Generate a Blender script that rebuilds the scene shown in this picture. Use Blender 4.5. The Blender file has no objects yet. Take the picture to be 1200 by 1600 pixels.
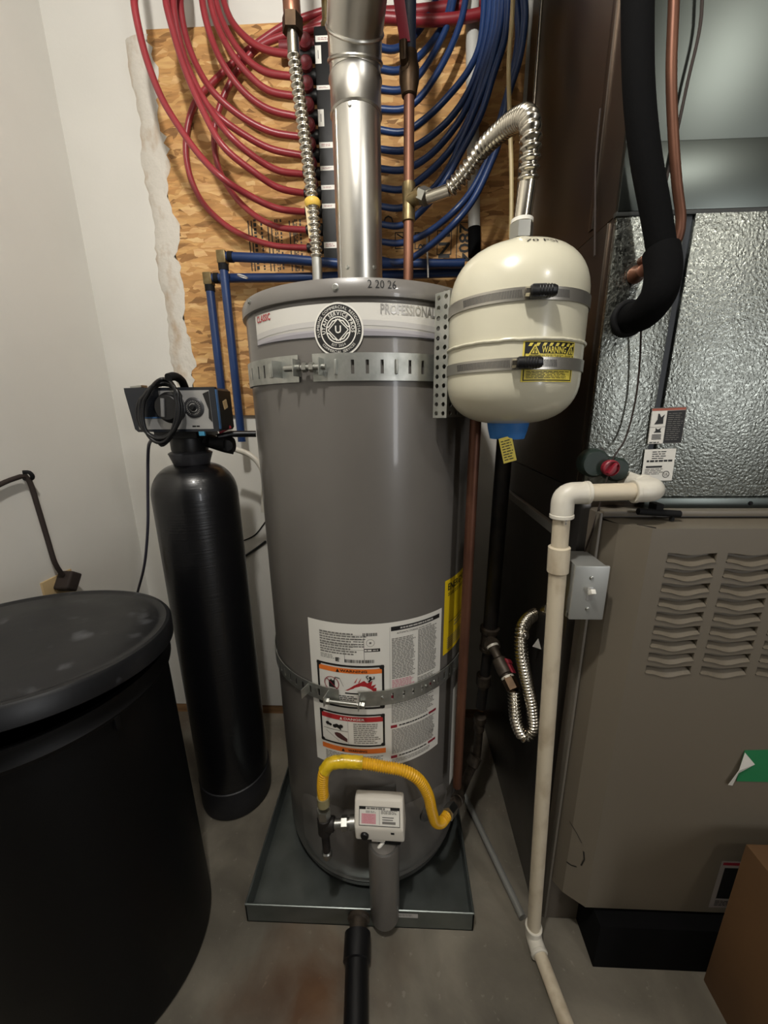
import bpy, bmesh, math, random
from mathutils import Vector as V, Matrix
random.seed(7)
R = math.radians
scene = bpy.context.scene
col = scene.collection

# ------------------------------------------------------------------ camera
F = 600.0                      # focal length in pixels of a 1200x1600 frame
CAM_H = 1.27
_z = -V((626 - 600, -(3040 - 800), -F)); _z.normalize()      # world up seen from the camera
_a = (624 - 600) / F
_y = V((_a, (_z.z - _a * _z.x) / _z.y, -1.0)); _y.normalize()  # world depth axis seen from the camera
_x = _y.cross(_z)
MC = Matrix((_x, _y, _z))      # camera -> world rotation
cam_d = bpy.data.cameras.new('camera'); cam = bpy.data.objects.new('camera', cam_d); col.objects.link(cam)
cam_d.sensor_fit = 'HORIZONTAL'; cam_d.sensor_width = 36; cam_d.lens = 36 * F / 1200
cam_d.clip_start = 0.02
cam.matrix_world = Matrix.Translation((0, 0, CAM_H)) @ MC.to_4x4()
scene.camera = cam

# ------------------------------------------------------------------ world, lights, exposure
w = bpy.data.worlds.new('world'); scene.world = w; w.use_nodes = True
w.node_tree.nodes['Background'].inputs[0].default_value = (0.5, 0.48, 0.44, 1)
w.node_tree.nodes['Background'].inputs[1].default_value = 0.05
def lamp(name, loc, watt, colr, rad):
    d = bpy.data.lights.new(name, 'POINT'); d.energy = watt; d.color = colr; d.shadow_soft_size = rad
    o = bpy.data.objects.new(name, d); o.location = loc; col.objects.link(o)
lamp('ceiling_bulb', (-0.16, 0.12, 2.34), 40, (1.0, 0.97, 0.915), 0.035)
lamp('far_ceiling_bulb', (1.1, -0.8, 2.36), 16, (1.0, 0.97, 0.915), 0.06)
wl_d = bpy.data.lights.new('window_daylight', 'AREA'); wl_d.shape = 'RECTANGLE'; wl_d.size = .46; wl_d.size_y = 1.7; wl_d.energy = 32; wl_d.color = (.97, .98, 1.0)
wl_o = bpy.data.objects.new('window_daylight', wl_d); wl_o.location = (2.75, -3.24, 1.35); wl_o.rotation_euler = (R(90), 0, R(0)); col.objects.link(wl_o)
vs = scene.view_settings
vs.view_transform = 'Standard'; vs.look = 'None'; vs.gamma = 1; vs.use_curve_mapping = False
vs.exposure = 0.26

# ------------------------------------------------------------------ pixel rays (direction only; distance comes from what a thing touches)
def ray(x, y): return MC @ V(((x - 600) / F, -(y - 800) / F, -1.0))
def atY(x, y, Y): d = ray(x, y); t = Y / d.y; return V((d.x * t, Y, CAM_H + d.z * t))
def atX(x, y, X): d = ray(x, y); t = X / d.x; return V((X, d.y * t, CAM_H + d.z * t))
def atZ(x, y, Z): d = ray(x, y); t = (Z - CAM_H) / d.z; return V((d.x * t, d.y * t, Z))
def onCyl(x, y, cx, cy, r):
    """first hit of the ray on a vertical cylinder -> (angle, z); angle 0 faces -Y"""
    d = ray(x, y); a = d.x**2 + d.y**2; b = -2 * (d.x * cx + d.y * cy); c = cx * cx + cy * cy - r * r
    q = max(b * b - 4 * a * c, 0); t = (-b - math.sqrt(q)) / (2 * a)
    return math.atan2(d.x * t - cx, cy - d.y * t), CAM_H + d.z * t
def cylP(cx, cy, r, a, z): return V((cx + r * math.sin(a), cy - r * math.cos(a), z))

# ------------------------------------------------------------------ materials
def lin(c):
    if isinstance(c, str):
        c = c.lstrip('#'); c = [int(c[i:i + 2], 16) / 255 for i in (0, 2, 4)]
    return tuple((v / 12.92 if v <= .04045 else ((v + .055) / 1.055) ** 2.4) for v in c) + (1,)
MATS = {}
def mat(name, colr, rough=.5, metal=0., noise=None, bump=None, spec=.5, coat=0., rvar=None):
    """noise=(scale, colour2, lo, hi[, stretch]) mixes a second colour; bump=(scale, strength[, stretch]); rvar=(scale, amount)"""
    if name in MATS: return MATS[name]
    m = bpy.data.materials.new(name); m.use_nodes = True; nt = m.node_tree; N = nt.nodes; L = nt.links
    b = N['Principled BSDF']; b.inputs['Roughness'].default_value = rough; b.inputs['Metallic'].default_value = metal
    b.inputs['Base Color'].default_value = lin(colr); b.inputs['Specular IOR Level'].default_value = spec
    b.inputs['Coat Weight'].default_value = coat; b.inputs['Coat Roughness'].default_value = .08
    tc = N.new('ShaderNodeTexCoord')
    def noise_node(scale, stretch=(1, 1, 1), detail=6):
        mp = N.new('ShaderNodeMapping'); mp.inputs['Scale'].default_value = stretch
        L.new(tc.outputs['Object'], mp.inputs['Vector'])
        n = N.new('ShaderNodeTexNoise'); n.inputs['Scale'].default_value = scale; n.inputs['Detail'].default_value = detail
        L.new(mp.outputs[0], n.inputs['Vector']); return n
    if noise:
        n = noise_node(noise[0], noise[4] if len(noise) > 4 else (1, 1, 1))
        r = N.new('ShaderNodeValToRGB'); r.color_ramp.elements[0].position = noise[2]; r.color_ramp.elements[1].position = noise[3]
        r.color_ramp.elements[0].color = lin(colr); r.color_ramp.elements[1].color = lin(noise[1])
        L.new(n.outputs['Fac'], r.inputs[0]); L.new(r.outputs[0], b.inputs['Base Color'])
    if bump:
        n = noise_node(bump[0], bump[2] if len(bump) > 2 else (1, 1, 1), 4)
        bp = N.new('ShaderNodeBump'); bp.inputs['Strength'].default_value = bump[1]; bp.inputs['Distance'].default_value = .004
        L.new(n.outputs['Fac'], bp.inputs['Height']); L.new(bp.outputs[0], b.inputs['Normal'])
    if rvar:
        n = noise_node(rvar[0]); mr = N.new('ShaderNodeMapRange')
        mr.inputs['To Min'].default_value = max(rough - rvar[1], .02); mr.inputs['To Max'].default_value = rough + rvar[1]
        L.new(n.outputs['Fac'], mr.inputs['Value']); L.new(mr.outputs[0], b.inputs['Roughness'])
    MATS[name] = m; return m

def osb_material():
    m = bpy.data.materials.new('osb_strands'); m.use_nodes = True; nt = m.node_tree; N = nt.nodes; L = nt.links
    b = N['Principled BSDF']; b.inputs['Roughness'].default_value = .75
    tc = N.new('ShaderNodeTexCoord'); wn = N.new('ShaderNodeTexNoise'); wn.inputs['Scale'].default_value = 7; wn.inputs['Detail'].default_value = 5
    L.new(tc.outputs['Object'], wn.inputs['Vector'])
    last = None
    for i, (rot, sc, seed) in enumerate(((12, (20, 1, 70), 0), (-38, (18, 1, 62), 3.3), (63, (22, 1, 66), 7.1))):
        add = N.new('ShaderNodeVectorMath'); add.operation = 'MULTIPLY_ADD'; add.inputs[1].default_value = (.06, .06, .06)
        L.new(wn.outputs['Color'], add.inputs[0]); L.new(tc.outputs['Object'], add.inputs[2])
        mp = N.new('ShaderNodeMapping'); mp.inputs['Rotation'].default_value = (0, R(rot), 0); mp.inputs['Scale'].default_value = sc; mp.inputs['Location'].default_value = (seed, 0, seed)
        L.new(add.outputs[0], mp.inputs['Vector'])
        vo = N.new('ShaderNodeTexVoronoi'); vo.inputs['Scale'].default_value = 1.0; L.new(mp.outputs[0], vo.inputs['Vector'])
        sp = N.new('ShaderNodeSeparateColor'); L.new(vo.outputs['Color'], sp.inputs[0])
        rp = N.new('ShaderNodeValToRGB'); e = rp.color_ramp.elements
        e[0].position = 0; e[0].color = lin('#9a6f41'); e[1].position = 1; e[1].color = lin('#d9b07a')
        for p, c in ((.07, '#8a6238'), (.14, '#b3824c'), (.55, '#c2935a'), (.8, '#cfa267')):
            k = e.new(p); k.color = lin(c)
        L.new(sp.outputs[0], rp.inputs[0])
        fn = N.new('ShaderNodeTexNoise'); fn.inputs['Scale'].default_value = 90; mp2 = N.new('ShaderNodeMapping'); mp2.inputs['Rotation'].default_value = (0, R(rot), 0); mp2.inputs['Scale'].default_value = (.15, 1, 1)
        L.new(tc.outputs['Object'], mp2.inputs[0]); L.new(mp2.outputs[0], fn.inputs['Vector'])
        mx = N.new('ShaderNodeMix'); mx.data_type = 'RGBA'; mx.blend_type = 'OVERLAY'; mx.inputs[0].default_value = .55
        L.new(rp.outputs[0], mx.inputs[6]); L.new(fn.outputs['Fac'], mx.inputs[7])
        if last is None: last = mx.outputs[2]; h = sp.outputs[1]
        else:
            m2 = N.new('ShaderNodeMix'); m2.data_type = 'RGBA'
            th = N.new('ShaderNodeMath'); th.operation = 'GREATER_THAN'; th.inputs[1].default_value = .52; L.new(sp.outputs[2], th.inputs[0])
            L.new(th.outputs[0], m2.inputs[0]); L.new(last, m2.inputs[6]); L.new(mx.outputs[2], m2.inputs[7]); last = m2.outputs[2]
    L.new(last, b.inputs['Base Color'])
    bp = N.new('ShaderNodeBump'); bp.inputs['Strength'].default_value = .35; bp.inputs['Distance'].default_value = .002
    L.new(h, bp.inputs['Height']); L.new(bp.outputs[0], b.inputs['Normal'])
    return m

def concrete_material():
    m = bpy.data.materials.new('stained_concrete'); m.use_nodes = True; nt = m.node_tree; N = nt.nodes; L = nt.links
    b = N['Principled BSDF']; b.inputs['Roughness'].default_value = .62
    tc = N.new('ShaderNodeTexCoord')
    def nz(s, d=8, dist=0.):
        n = N.new('ShaderNodeTexNoise'); n.inputs['Scale'].default_value = s; n.inputs['Detail'].default_value = d; n.inputs['Distortion'].default_value = dist
        L.new(tc.outputs['Object'], n.inputs['Vector']); return n
    def ramp(src, pts):
        r = N.new('ShaderNodeValToRGB'); e = r.color_ramp.elements
        e[0].position, e[1].position = pts[0][0], pts[-1][0]; e[0].color = lin(pts[0][1]); e[1].color = lin(pts[-1][1])
        for p, c in pts[1:-1]: k = e.new(p); k.color = lin(c)
        L.new(src, r.inputs[0]); return r
    base = ramp(nz(5, 10, .4).outputs['Fac'], ((.3, '#544f45'), (.5, '#6d675b'), (.7, '#857e70')))
    rust = nz(3.1, 4, .6); rr = ramp(rust.outputs['Fac'], ((.54, '#000000'), (.8, '#ffffff')))
    mx = N.new('ShaderNodeMix'); mx.data_type = 'RGBA'; mx.blend_type = 'MULTIPLY'; mx.inputs[7].default_value = lin('#b98a5c')
    sc = N.new('ShaderNodeMath'); sc.operation = 'MULTIPLY'; sc.inputs[1].default_value = .55; L.new(rr.outputs[0], sc.inputs[0])
    L.new(sc.outputs[0], mx.inputs[0]); L.new(base.outputs[0], mx.inputs[6])
    spk = ramp(nz(60, 3).outputs['Fac'], ((.66, '#000000'), (.74, '#ffffff')))
    m2 = N.new('ShaderNodeMix'); m2.data_type = 'RGBA'; m2.inputs[7].default_value = lin('#8f897d'); L.new(mx.outputs[2], m2.inputs[6])
    s2 = N.new('ShaderNodeMath'); s2.operation = 'MULTIPLY'; s2.inputs[1].default_value = .5; L.new(spk.outputs[0], s2.inputs[0]); L.new(s2.outputs[0], m2.inputs[0])
    geo = N.new('ShaderNodeNewGeometry'); dv = N.new('ShaderNodeVectorMath'); dv.operation = 'DISTANCE'; dv.inputs[1].default_value = (-.22, .55, 0); L.new(geo.outputs['Position'], dv.inputs[0])
    dn = nz(9, 6, .5); ad = N.new('ShaderNodeMath'); ad.operation = 'MULTIPLY_ADD'; ad.inputs[1].default_value = .28; L.new(dn.outputs['Fac'], ad.inputs[0]); L.new(dv.outputs['Value'], ad.inputs[2])
    st = ramp(ad.outputs[0], ((.16, '#ffffff'), (.33, '#000000')))
    m3 = N.new('ShaderNodeMix'); m3.data_type = 'RGBA'; m3.blend_type = 'MULTIPLY'; m3.inputs[7].default_value = lin('#c9976a'); L.new(m2.outputs[2], m3.inputs[6]); L.new(st.outputs[0], m3.inputs[0])
    L.new(m3.outputs[2], b.inputs['Base Color'])
    bp = N.new('ShaderNodeBump'); bp.inputs['Strength'].default_value = .25; bp.inputs['Distance'].default_value = .004
    L.new(nz(30, 8).outputs['Fac'], bp.inputs['Height']); L.new(bp.outputs[0], b.inputs['Normal'])
    return m

def galv_material(name, colr, rough, spangle, bump, dirt=None):
    m = bpy.data.materials.new(name); m.use_nodes = True; nt = m.node_tree; N = nt.nodes; L = nt.links
    b = N['Principled BSDF']; b.inputs['Metallic'].default_value = 1
    tc = N.new('ShaderNodeTexCoord'); vo = N.new('ShaderNodeTexVoronoi'); vo.inputs['Scale'].default_value = spangle
    L.new(tc.outputs['Object'], vo.inputs['Vector'])
    sp = N.new('ShaderNodeSeparateColor'); L.new(vo.outputs['Color'], sp.inputs[0])
    mr = N.new('ShaderNodeMapRange'); mr.inputs['To Min'].default_value = rough - .08; mr.inputs['To Max'].default_value = rough + .1
    L.new(sp.outputs[0], mr.inputs['Value']); L.new(mr.outputs[0], b.inputs['Roughness'])
    r = N.new('ShaderNodeValToRGB'); c = lin(colr); r.color_ramp.elements[0].color = tuple(v * .8 for v in c[:3]) + (1,); r.color_ramp.elements[1].color = tuple(min(v * 1.1, 1) for v in c[:3]) + (1,)
    L.new(sp.outputs[1], r.inputs[0]); L.new(r.outputs[0], b.inputs['Base Color'])
    if bump:
        n = N.new('ShaderNodeTexNoise'); n.inputs['Scale'].default_value = bump[0]; n.inputs['Detail'].default_value = 2
        L.new(tc.outputs['Object'], n.inputs['Vector'])
        bp = N.new('ShaderNodeBump'); bp.inputs['Strength'].default_value = bump[1]; bp.inputs['Distance'].default_value = .003
        L.new(n.outputs['Fac'], bp.inputs['Height']); L.new(bp.outputs[0], b.inputs['Normal'])
    return m

M_wall = mat('painted_drywall', '#d9d6ce', .7, bump=(120, .06), noise=(2.5, '#d2cfc7', .4, .7))
M_mud = mat('joint_compound', '#d0cabf', .8, noise=(22, '#b39c82', .52, .75, (1, 1, .6)), bump=(60, .7))
M_osb = osb_material(); M_conc = concrete_material()
M_wood = mat('sill_wood', '#9a7650', .7, noise=(8, '#6f5030', .4, .7, (1, 8, 8)))
M_heater = mat('grey_enamel', '#68645f', .33, noise=(3, '#64605b', .4, .6), bump=(5, .02), rvar=(4, .05), coat=.22)
M_heater2 = mat('grey_enamel_lid', '#706c67', .36, bump=(6, .02), coat=.3)
M_dgrey = mat('dark_grey_steel', '#4a4845', .45)
M_black = mat('black_plastic', '#0e0e10', .42)
M_blackm = mat('black_matte', '#08080a', .75, spec=.3)
M_foam = mat('black_foam', '#080809', .9, bump=(160, .15), spec=.12)
M_frp = mat('wound_black_fibreglass', '#0c0c0e', .32, bump=(7, .16, (.8, .8, 40)), coat=.2)
M_brine = mat('moulded_black_polyethylene', '#030304', .5, bump=(40, .05), spec=.25)
M_lid = mat('dusty_black_lid', '#121316', .42, noise=(15, '#5c5d61', .60, .84), bump=(30, .08), rvar=(9, .12))
M_steel = mat('stainless_steel', '#c9c3b6', .2, 1, rvar=(30, .05))
M_zinc = mat('zinc_plate', '#aeaea8', .38, 1, rvar=(30, .1))
M_box = mat('stamped_steel_box', '#a7a8a4', .42, .55, rvar=(30, .1))
M_galvs = mat('strap_galvanised', '#b9bab4', .42, .9, noise=(40, '#9fa19b', .4, .7), rvar=(40, .12))
M_flue = mat('flue_galvanised', '#cdcac2', .33, 1, rvar=(14, .07), bump=(6, .05, (1, 1, .4)))
M_coil = galv_material('stucco_galvanised', '#8f928b', .33, 260, (210, .4))
M_plen = mat('duct_galvanised', '#5b605c', .34, 1, bump=(2.2, .10), rvar=(3, .05))
M_side = mat('dull_duct_side', '#6f665d', .36, 1, bump=(2.5, .08), rvar=(3, .05))
M_furn = mat('taupe_furnace_paint', '#6b6356', .42, bump=(70, .04))
M_furnd = mat('furnace_side_paint', '#5d554b', .45)
M_pan = mat('galvanised_pan', '#7f8582', .38, .85, noise=(12, '#6f7572', .4, .7), rvar=(20, .12))
M_copper = mat('old_copper', '#8f6450', .42, .7, noise=(14, '#6d4736', .4, .75, (1, 1, .4)), rvar=(25, .1))
M_copd = mat('tarnished_copper', '#6f4a38', .48, .6, noise=(18, '#523428', .4, .7, (1, 1, .3)))
M_brass = mat('tarnished_brass', '#7f7152', .42, .8, noise=(40, '#6c5836', .4, .7))
M_brassd = mat('dark_bronze', '#4d3c2b', .45, .8, noise=(40, '#35291e', .4, .7))
M_iron = mat('black_iron', '#1d1b1a', .5, .3, noise=(40, '#2c2622', .4, .7))
M_irong = mat('malleable_iron', '#4d443a', .5, .5, noise=(60, '#332c26', .4, .7))
M_red = mat('red_pex', '#943238', .36, noise=(6, '#822a30', .4, .7))
M_blue = mat('blue_pex', '#1c3766', .38, noise=(6, '#172d56', .4, .7))
M_bluec = mat('blue_cap', '#2f6fb4', .45)
M_exp = mat('almond_enamel', '#cfcab4', .24, bump=(5, .02), coat=.2)
M_white = mat('white_paper', '#dedbd2', .5)
M_cream = mat('white_plastic', '#dad4c8', .45)
M_pvc = mat('white_pvc', '#d8d3c6', .38, noise=(20, '#c9c2b2', .4, .75))
M_pvco = mat('aged_pvc', '#cbbfa8', .45, noise=(24, '#a4937a', .52, .8, (1, 1, .5)))
M_pipew = mat('grey_white_pipe', '#b9b8b2', .45)
M_yel = mat('yellow_coating', '#e0a91c', .38)
M_yeltag = mat('yellow_film', '#d9b51e', .3, noise=(60, '#a88a10', .5, .7, (1, 1, 1)), bump=(60, .5), coat=.3)
M_ink = mat('black_ink', '#141312', .55)
M_grey = mat('grey_ink', '#77746e', .55)
M_lgrey = mat('light_grey_ink', '#b7b4ae', .45)
M_mgrey = mat('band_grey_ink', '#98959a', .45)
M_redink = mat('red_ink', '#b0262b', .5)
M_pinkink = mat('pink_ink', '#d09aa0', .5)
M_maroon = mat('maroon_ink', '#8c1f30', .5)
M_orange = mat('orange_ink', '#e8782c', .5)
M_yelp = mat('yellow_paper', '#e2c11a', .45)
M_yelw = mat('warning_yellow', '#e0cd57', .4)
M_redp = mat('red_plastic', '#8a2230', .45)
M_greent = mat('green_tape', '#1f7a4b', .45)
M_greend = mat('dark_green_plastic', '#1c2a24', .5)
M_card = mat('cardboard', '#644728', .8, noise=(5, '#583e23', .4, .7), bump=(60, .05))
M_cord = mat('brown_cord', '#2b211c', .8)
M_grycord = mat('grey_cord', '#3c3a44', .5)
M_beige = mat('beige_cable', '#b8a67a', .5)
M_ivory = mat('ivory_outlet', '#bfa67c', .45)
M_tape = mat('yellow_tape', '#d9b24a', .5)
M_silver = mat('silver_panel', '#a9a8a6', .35, .5)
M_bluel = mat('blue_trim', '#3d5f86', .4)

# ------------------------------------------------------------------ mesh helpers
def smooth(pts, step=.01):
    pts = [V(p) for p in pts]
    if len(pts) < 3: 
        n = max(int((pts[1] - pts[0]).length / step), 1); return [pts[0].lerp(pts[1], i / n) for i in range(n + 1)]
    e = [pts[0] * 2 - pts[1]] + pts + [pts[-1] * 2 - pts[-2]]; out = []
    for i in range(1, len(e) - 2):
        p0, p1, p2, p3 = e[i - 1:i + 3]
        # centripetal Catmull-Rom
        t0 = 0.; t1 = t0 + max((p1 - p0).length, 1e-5) ** .5; t2 = t1 + max((p2 - p1).length, 1e-5) ** .5; t3 = t2 + max((p3 - p2).length, 1e-5) ** .5
        n = max(int((p2 - p1).length / step), 1)
        for k in range(n):
            t = t1 + (t2 - t1) * k / n
            A1 = p0 * ((t1 - t) / (t1 - t0)) + p1 * ((t - t0) / (t1 - t0)); A2 = p1 * ((t2 - t) / (t2 - t1)) + p2 * ((t - t1) / (t2 - t1)); A3 = p2 * ((t3 - t) / (t3 - t2)) + p3 * ((t - t2) / (t3 - t2))
            B1 = A1 * ((t2 - t) / (t2 - t0)) + A2 * ((t - t0) / (t2 - t0)); B2 = A2 * ((t3 - t) / (t3 - t1)) + A3 * ((t - t1) / (t3 - t1))
            out.append(B1 * ((t2 - t) / (t2 - t1)) + B2 * ((t - t1) / (t2 - t1)))
    out.append(pts[-1]); return out
def even(path, step):
    """resample a polyline at an even spacing"""
    d = [0.]
    for a, b in zip(path, path[1:]): d.append(d[-1] + (b - a).length)
    n = max(int(round(d[-1] / step)), 2); out = []; j = 0
    for i in range(n + 1):
        s = d[-1] * i / n
        while j < len(d) - 2 and d[j + 1] < s: j += 1
        out.append(path[j].lerp(path[j + 1], (s - d[j]) / max(d[j + 1] - d[j], 1e-9)))
    return out

class MB:
    def __init__(s): s.v = []; s.f = []; s.mi = []; s.m = 0
    def add(s, vs_, fs):
        o = len(s.v); s.v += [V(p) for p in vs_]; s.f += [[i + o for i in f] for f in fs]; s.mi += [s.m] * len(fs); return s
    def bm(s, bm):
        bm.verts.ensure_lookup_table(); bm.verts.index_update()
        s.add([v.co.copy() for v in bm.verts], [[v.index for v in f.verts] for f in bm.faces]); bm.free(); return s
    def obox(s, c, ax, h, bev=0., seg=2):
        b = bmesh.new(); bmesh.ops.create_cube(b, size=2)
        for v in b.verts: v.co = V((v.co.x * h[0], v.co.y * h[1], v.co.z * h[2]))
        if bev: bmesh.ops.bevel(b, geom=list(b.edges), offset=bev, segments=seg, profile=.6, affect='EDGES')
        a = [V(k).normalized() for k in ax]
        for v in b.verts: v.co = V(c) + a[0] * v.co.x + a[1] * v.co.y + a[2] * v.co.z
        return s.bm(b)
    def box(s, x0, x1, y0, y1, z0, z1, bev=0., seg=2):
        return s.obox(((x0 + x1) / 2, (y0 + y1) / 2, (z0 + z1) / 2), ((1, 0, 0), (0, 1, 0), (0, 0, 1)), (abs(x1 - x0) / 2, abs(y1 - y0) / 2, abs(z1 - z0) / 2), bev, seg)
    def tube(s, path, r, n=12, caps=True):
        path = [V(p) for p in path]; k = len(path); rr = r if isinstance(r, (list, tuple)) else [r] * k
        t = (path[1] - path[0]).normalized(); up = V((0, 0, 1)) if abs(t.z) < .9 else V((1, 0, 0))
        nv = (up - t * up.dot(t)).normalized(); vs_ = []
        for i, p in enumerate(path):
            t = ((path[i] - path[i - 1]) if i else V()) * 1.; 
            tn = (path[i + 1] - path[i]) if i < k - 1 else V()
            t = (t.normalized() if t.length > 1e-9 else V()) + (tn.normalized() if tn.length > 1e-9 else V())
            if t.length < 1e-6: t = path[i] - path[i - 1]
            t.normalize(); nv = nv - t * nv.dot(t)
            nv.normalize(); bv = t.cross(nv)
            for j in range(n):
                a = 2 * math.pi * j / n; vs_.append(p + (nv * math.cos(a) + bv * math.sin(a)) * rr[i])
        fs = [[i * n + j, i * n + (j + 1) % n, (i + 1) * n + (j + 1) % n, (i + 1) * n + j] for i in range(k - 1) for j in range(n)]
        if caps: fs += [list(range(n))[::-1], [(k - 1) * n + j for j in range(n)]]
        return s.add(vs_, fs)
    def cyl(s, p0, p1, r0, r1=None, n=20, caps=True):
        return s.tube([V(p0), V(p1)], [r0, r0 if r1 is None else r1], n, caps)
    def spin(s, prof, p0, d, n=48):
        """prof: (radius, distance along d)"""
        p0 = V(p0); d = V(d).normalized(); up = V((1, 0, 0)) if abs(d.x) < .9 else V((0, 1, 0)); a_ = (up - d * up.dot(d)).normalized(); b_ = d.cross(a_)
        vs_ = []; 
        for r, t in prof:
            for j in range(n):
                a = 2 * math.pi * j / n; vs_.append(p0 + d * t + (a_ * math.cos(a) + b_ * math.sin(a)) * max(r, 1e-5))
        k = len(prof)
        fs = [[i * n + j, i * n + (j + 1) % n, (i + 1) * n + (j + 1) % n, (i + 1) * n + j] for i in range(k - 1) for j in range(n)]
        fs += [list(range(n))[::-1], [(k - 1) * n + j for j in range(n)]]
        return s.add(vs_, fs)
    def lathe(s, prof, cx, cy, n=64): return s.spin(prof, (cx, cy, 0), (0, 0, 1), n)
    def hexnut(s, p0, p1, r): return s.tube([V(p0), V(p1)], r, 6)
    def torus(s, c, d, r, tr, n=40, m=10):
        d = V(d).normalized(); up = V((1, 0, 0)) if abs(d.x) < .9 else V((0, 1, 0)); a_ = (up - d * up.dot(d)).normalized(); b_ = d.cross(a_); vs_ = []
        for i in range(n):
            a = 2 * math.pi * i / n; e = a_ * math.cos(a) + b_ * math.sin(a)
            for j in range(m):
                q = 2 * math.pi * j / m; vs_.append(V(c) + e * (r + tr * math.cos(q)) + d * tr * math.sin(q))
        return s.add(vs_, [[i * m + j, ((i + 1) % n) * m + j, ((i + 1) % n) * m + (j + 1) % m, i * m + (j + 1) % m] for i in range(n) for j in range(m)])
    def prism(s, poly, d):
        """closed polygon (3-D points) extruded by vector d"""
        n = len(poly); d = V(d); p = [V(q) for q in poly]
        return s.add(p + [q + d for q in p], [list(range(n))[::-1], [n + i for i in range(n)]] + [[i, (i + 1) % n, n + (i + 1) % n, n + i] for i in range(n)])
    def corr(s, path, ri, ro, pitch, n=20):
        p = even(path, pitch / 6); return s.tube(p, [(ri + ro) / 2 - (ro - ri) / 2 * math.cos(i * math.pi / 3) for i in range(len(p))], n)
    def build(s, name, m, parent=None, angle=38, fixn=True):
        me = bpy.data.meshes.new(name)
        org = V(parent['_o']) if parent is not None else None
        if org is None:
            xs = [p.x for p in s.v]; ys = [p.y for p in s.v]; org = V(((min(xs) + max(xs)) / 2, (min(ys) + max(ys)) / 2, min(p.z for p in s.v)))
        me.from_pydata([p - org for p in s.v], [], s.f)
        ms = m if isinstance(m, (list, tuple)) else [m]
        for k in ms: me.materials.append(k)
        me.polygons.foreach_set('material_index', s.mi)
        if fixn:
            b = bmesh.new(); b.from_mesh(me); bmesh.ops.recalc_face_normals(b, faces=b.faces); b.to_mesh(me); b.free()
        me.shade_smooth(); me.set_sharp_from_angle(angle=R(angle)); me.update()
        o = bpy.data.objects.new(name, me); col.objects.link(o)
        if parent is not None: o.parent = parent; o['_o'] = tuple(org)
        else: o.location = org; o['_o'] = tuple(org)
        return o
def solid(o, t, off=0.):
    o.data.shade_flat()
    md = o.modifiers.new('thickness', 'SOLIDIFY'); md.thickness = t; md.offset = off; return o
def tag(o, label, cat, group=None):
    o['label'] = label; o['category'] = cat
    if group: o['group'] = group
    return o
def thing(name, label, cat, loc, group=None):
    o = bpy.data.objects.new(name, None); o.empty_display_size = .05; col.objects.link(o); o.location = V(loc); o['_o'] = tuple(V(loc)); return tag(o, label, cat, group)
def struct(o): o['kind'] = 'structure'; return o
def screw(parent, p, d, r=.004, name='screw', m=None):
    b = MB(); b.hexnut(V(p), V(p) + V(d).normalized() * r * .9, r); b.spin([(r * 1.35, 0), (r * 1.35, r * .25), (r * .9, r * .4)], p, d, 14)
    return b.build(name, m or M_zinc, parent)

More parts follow.
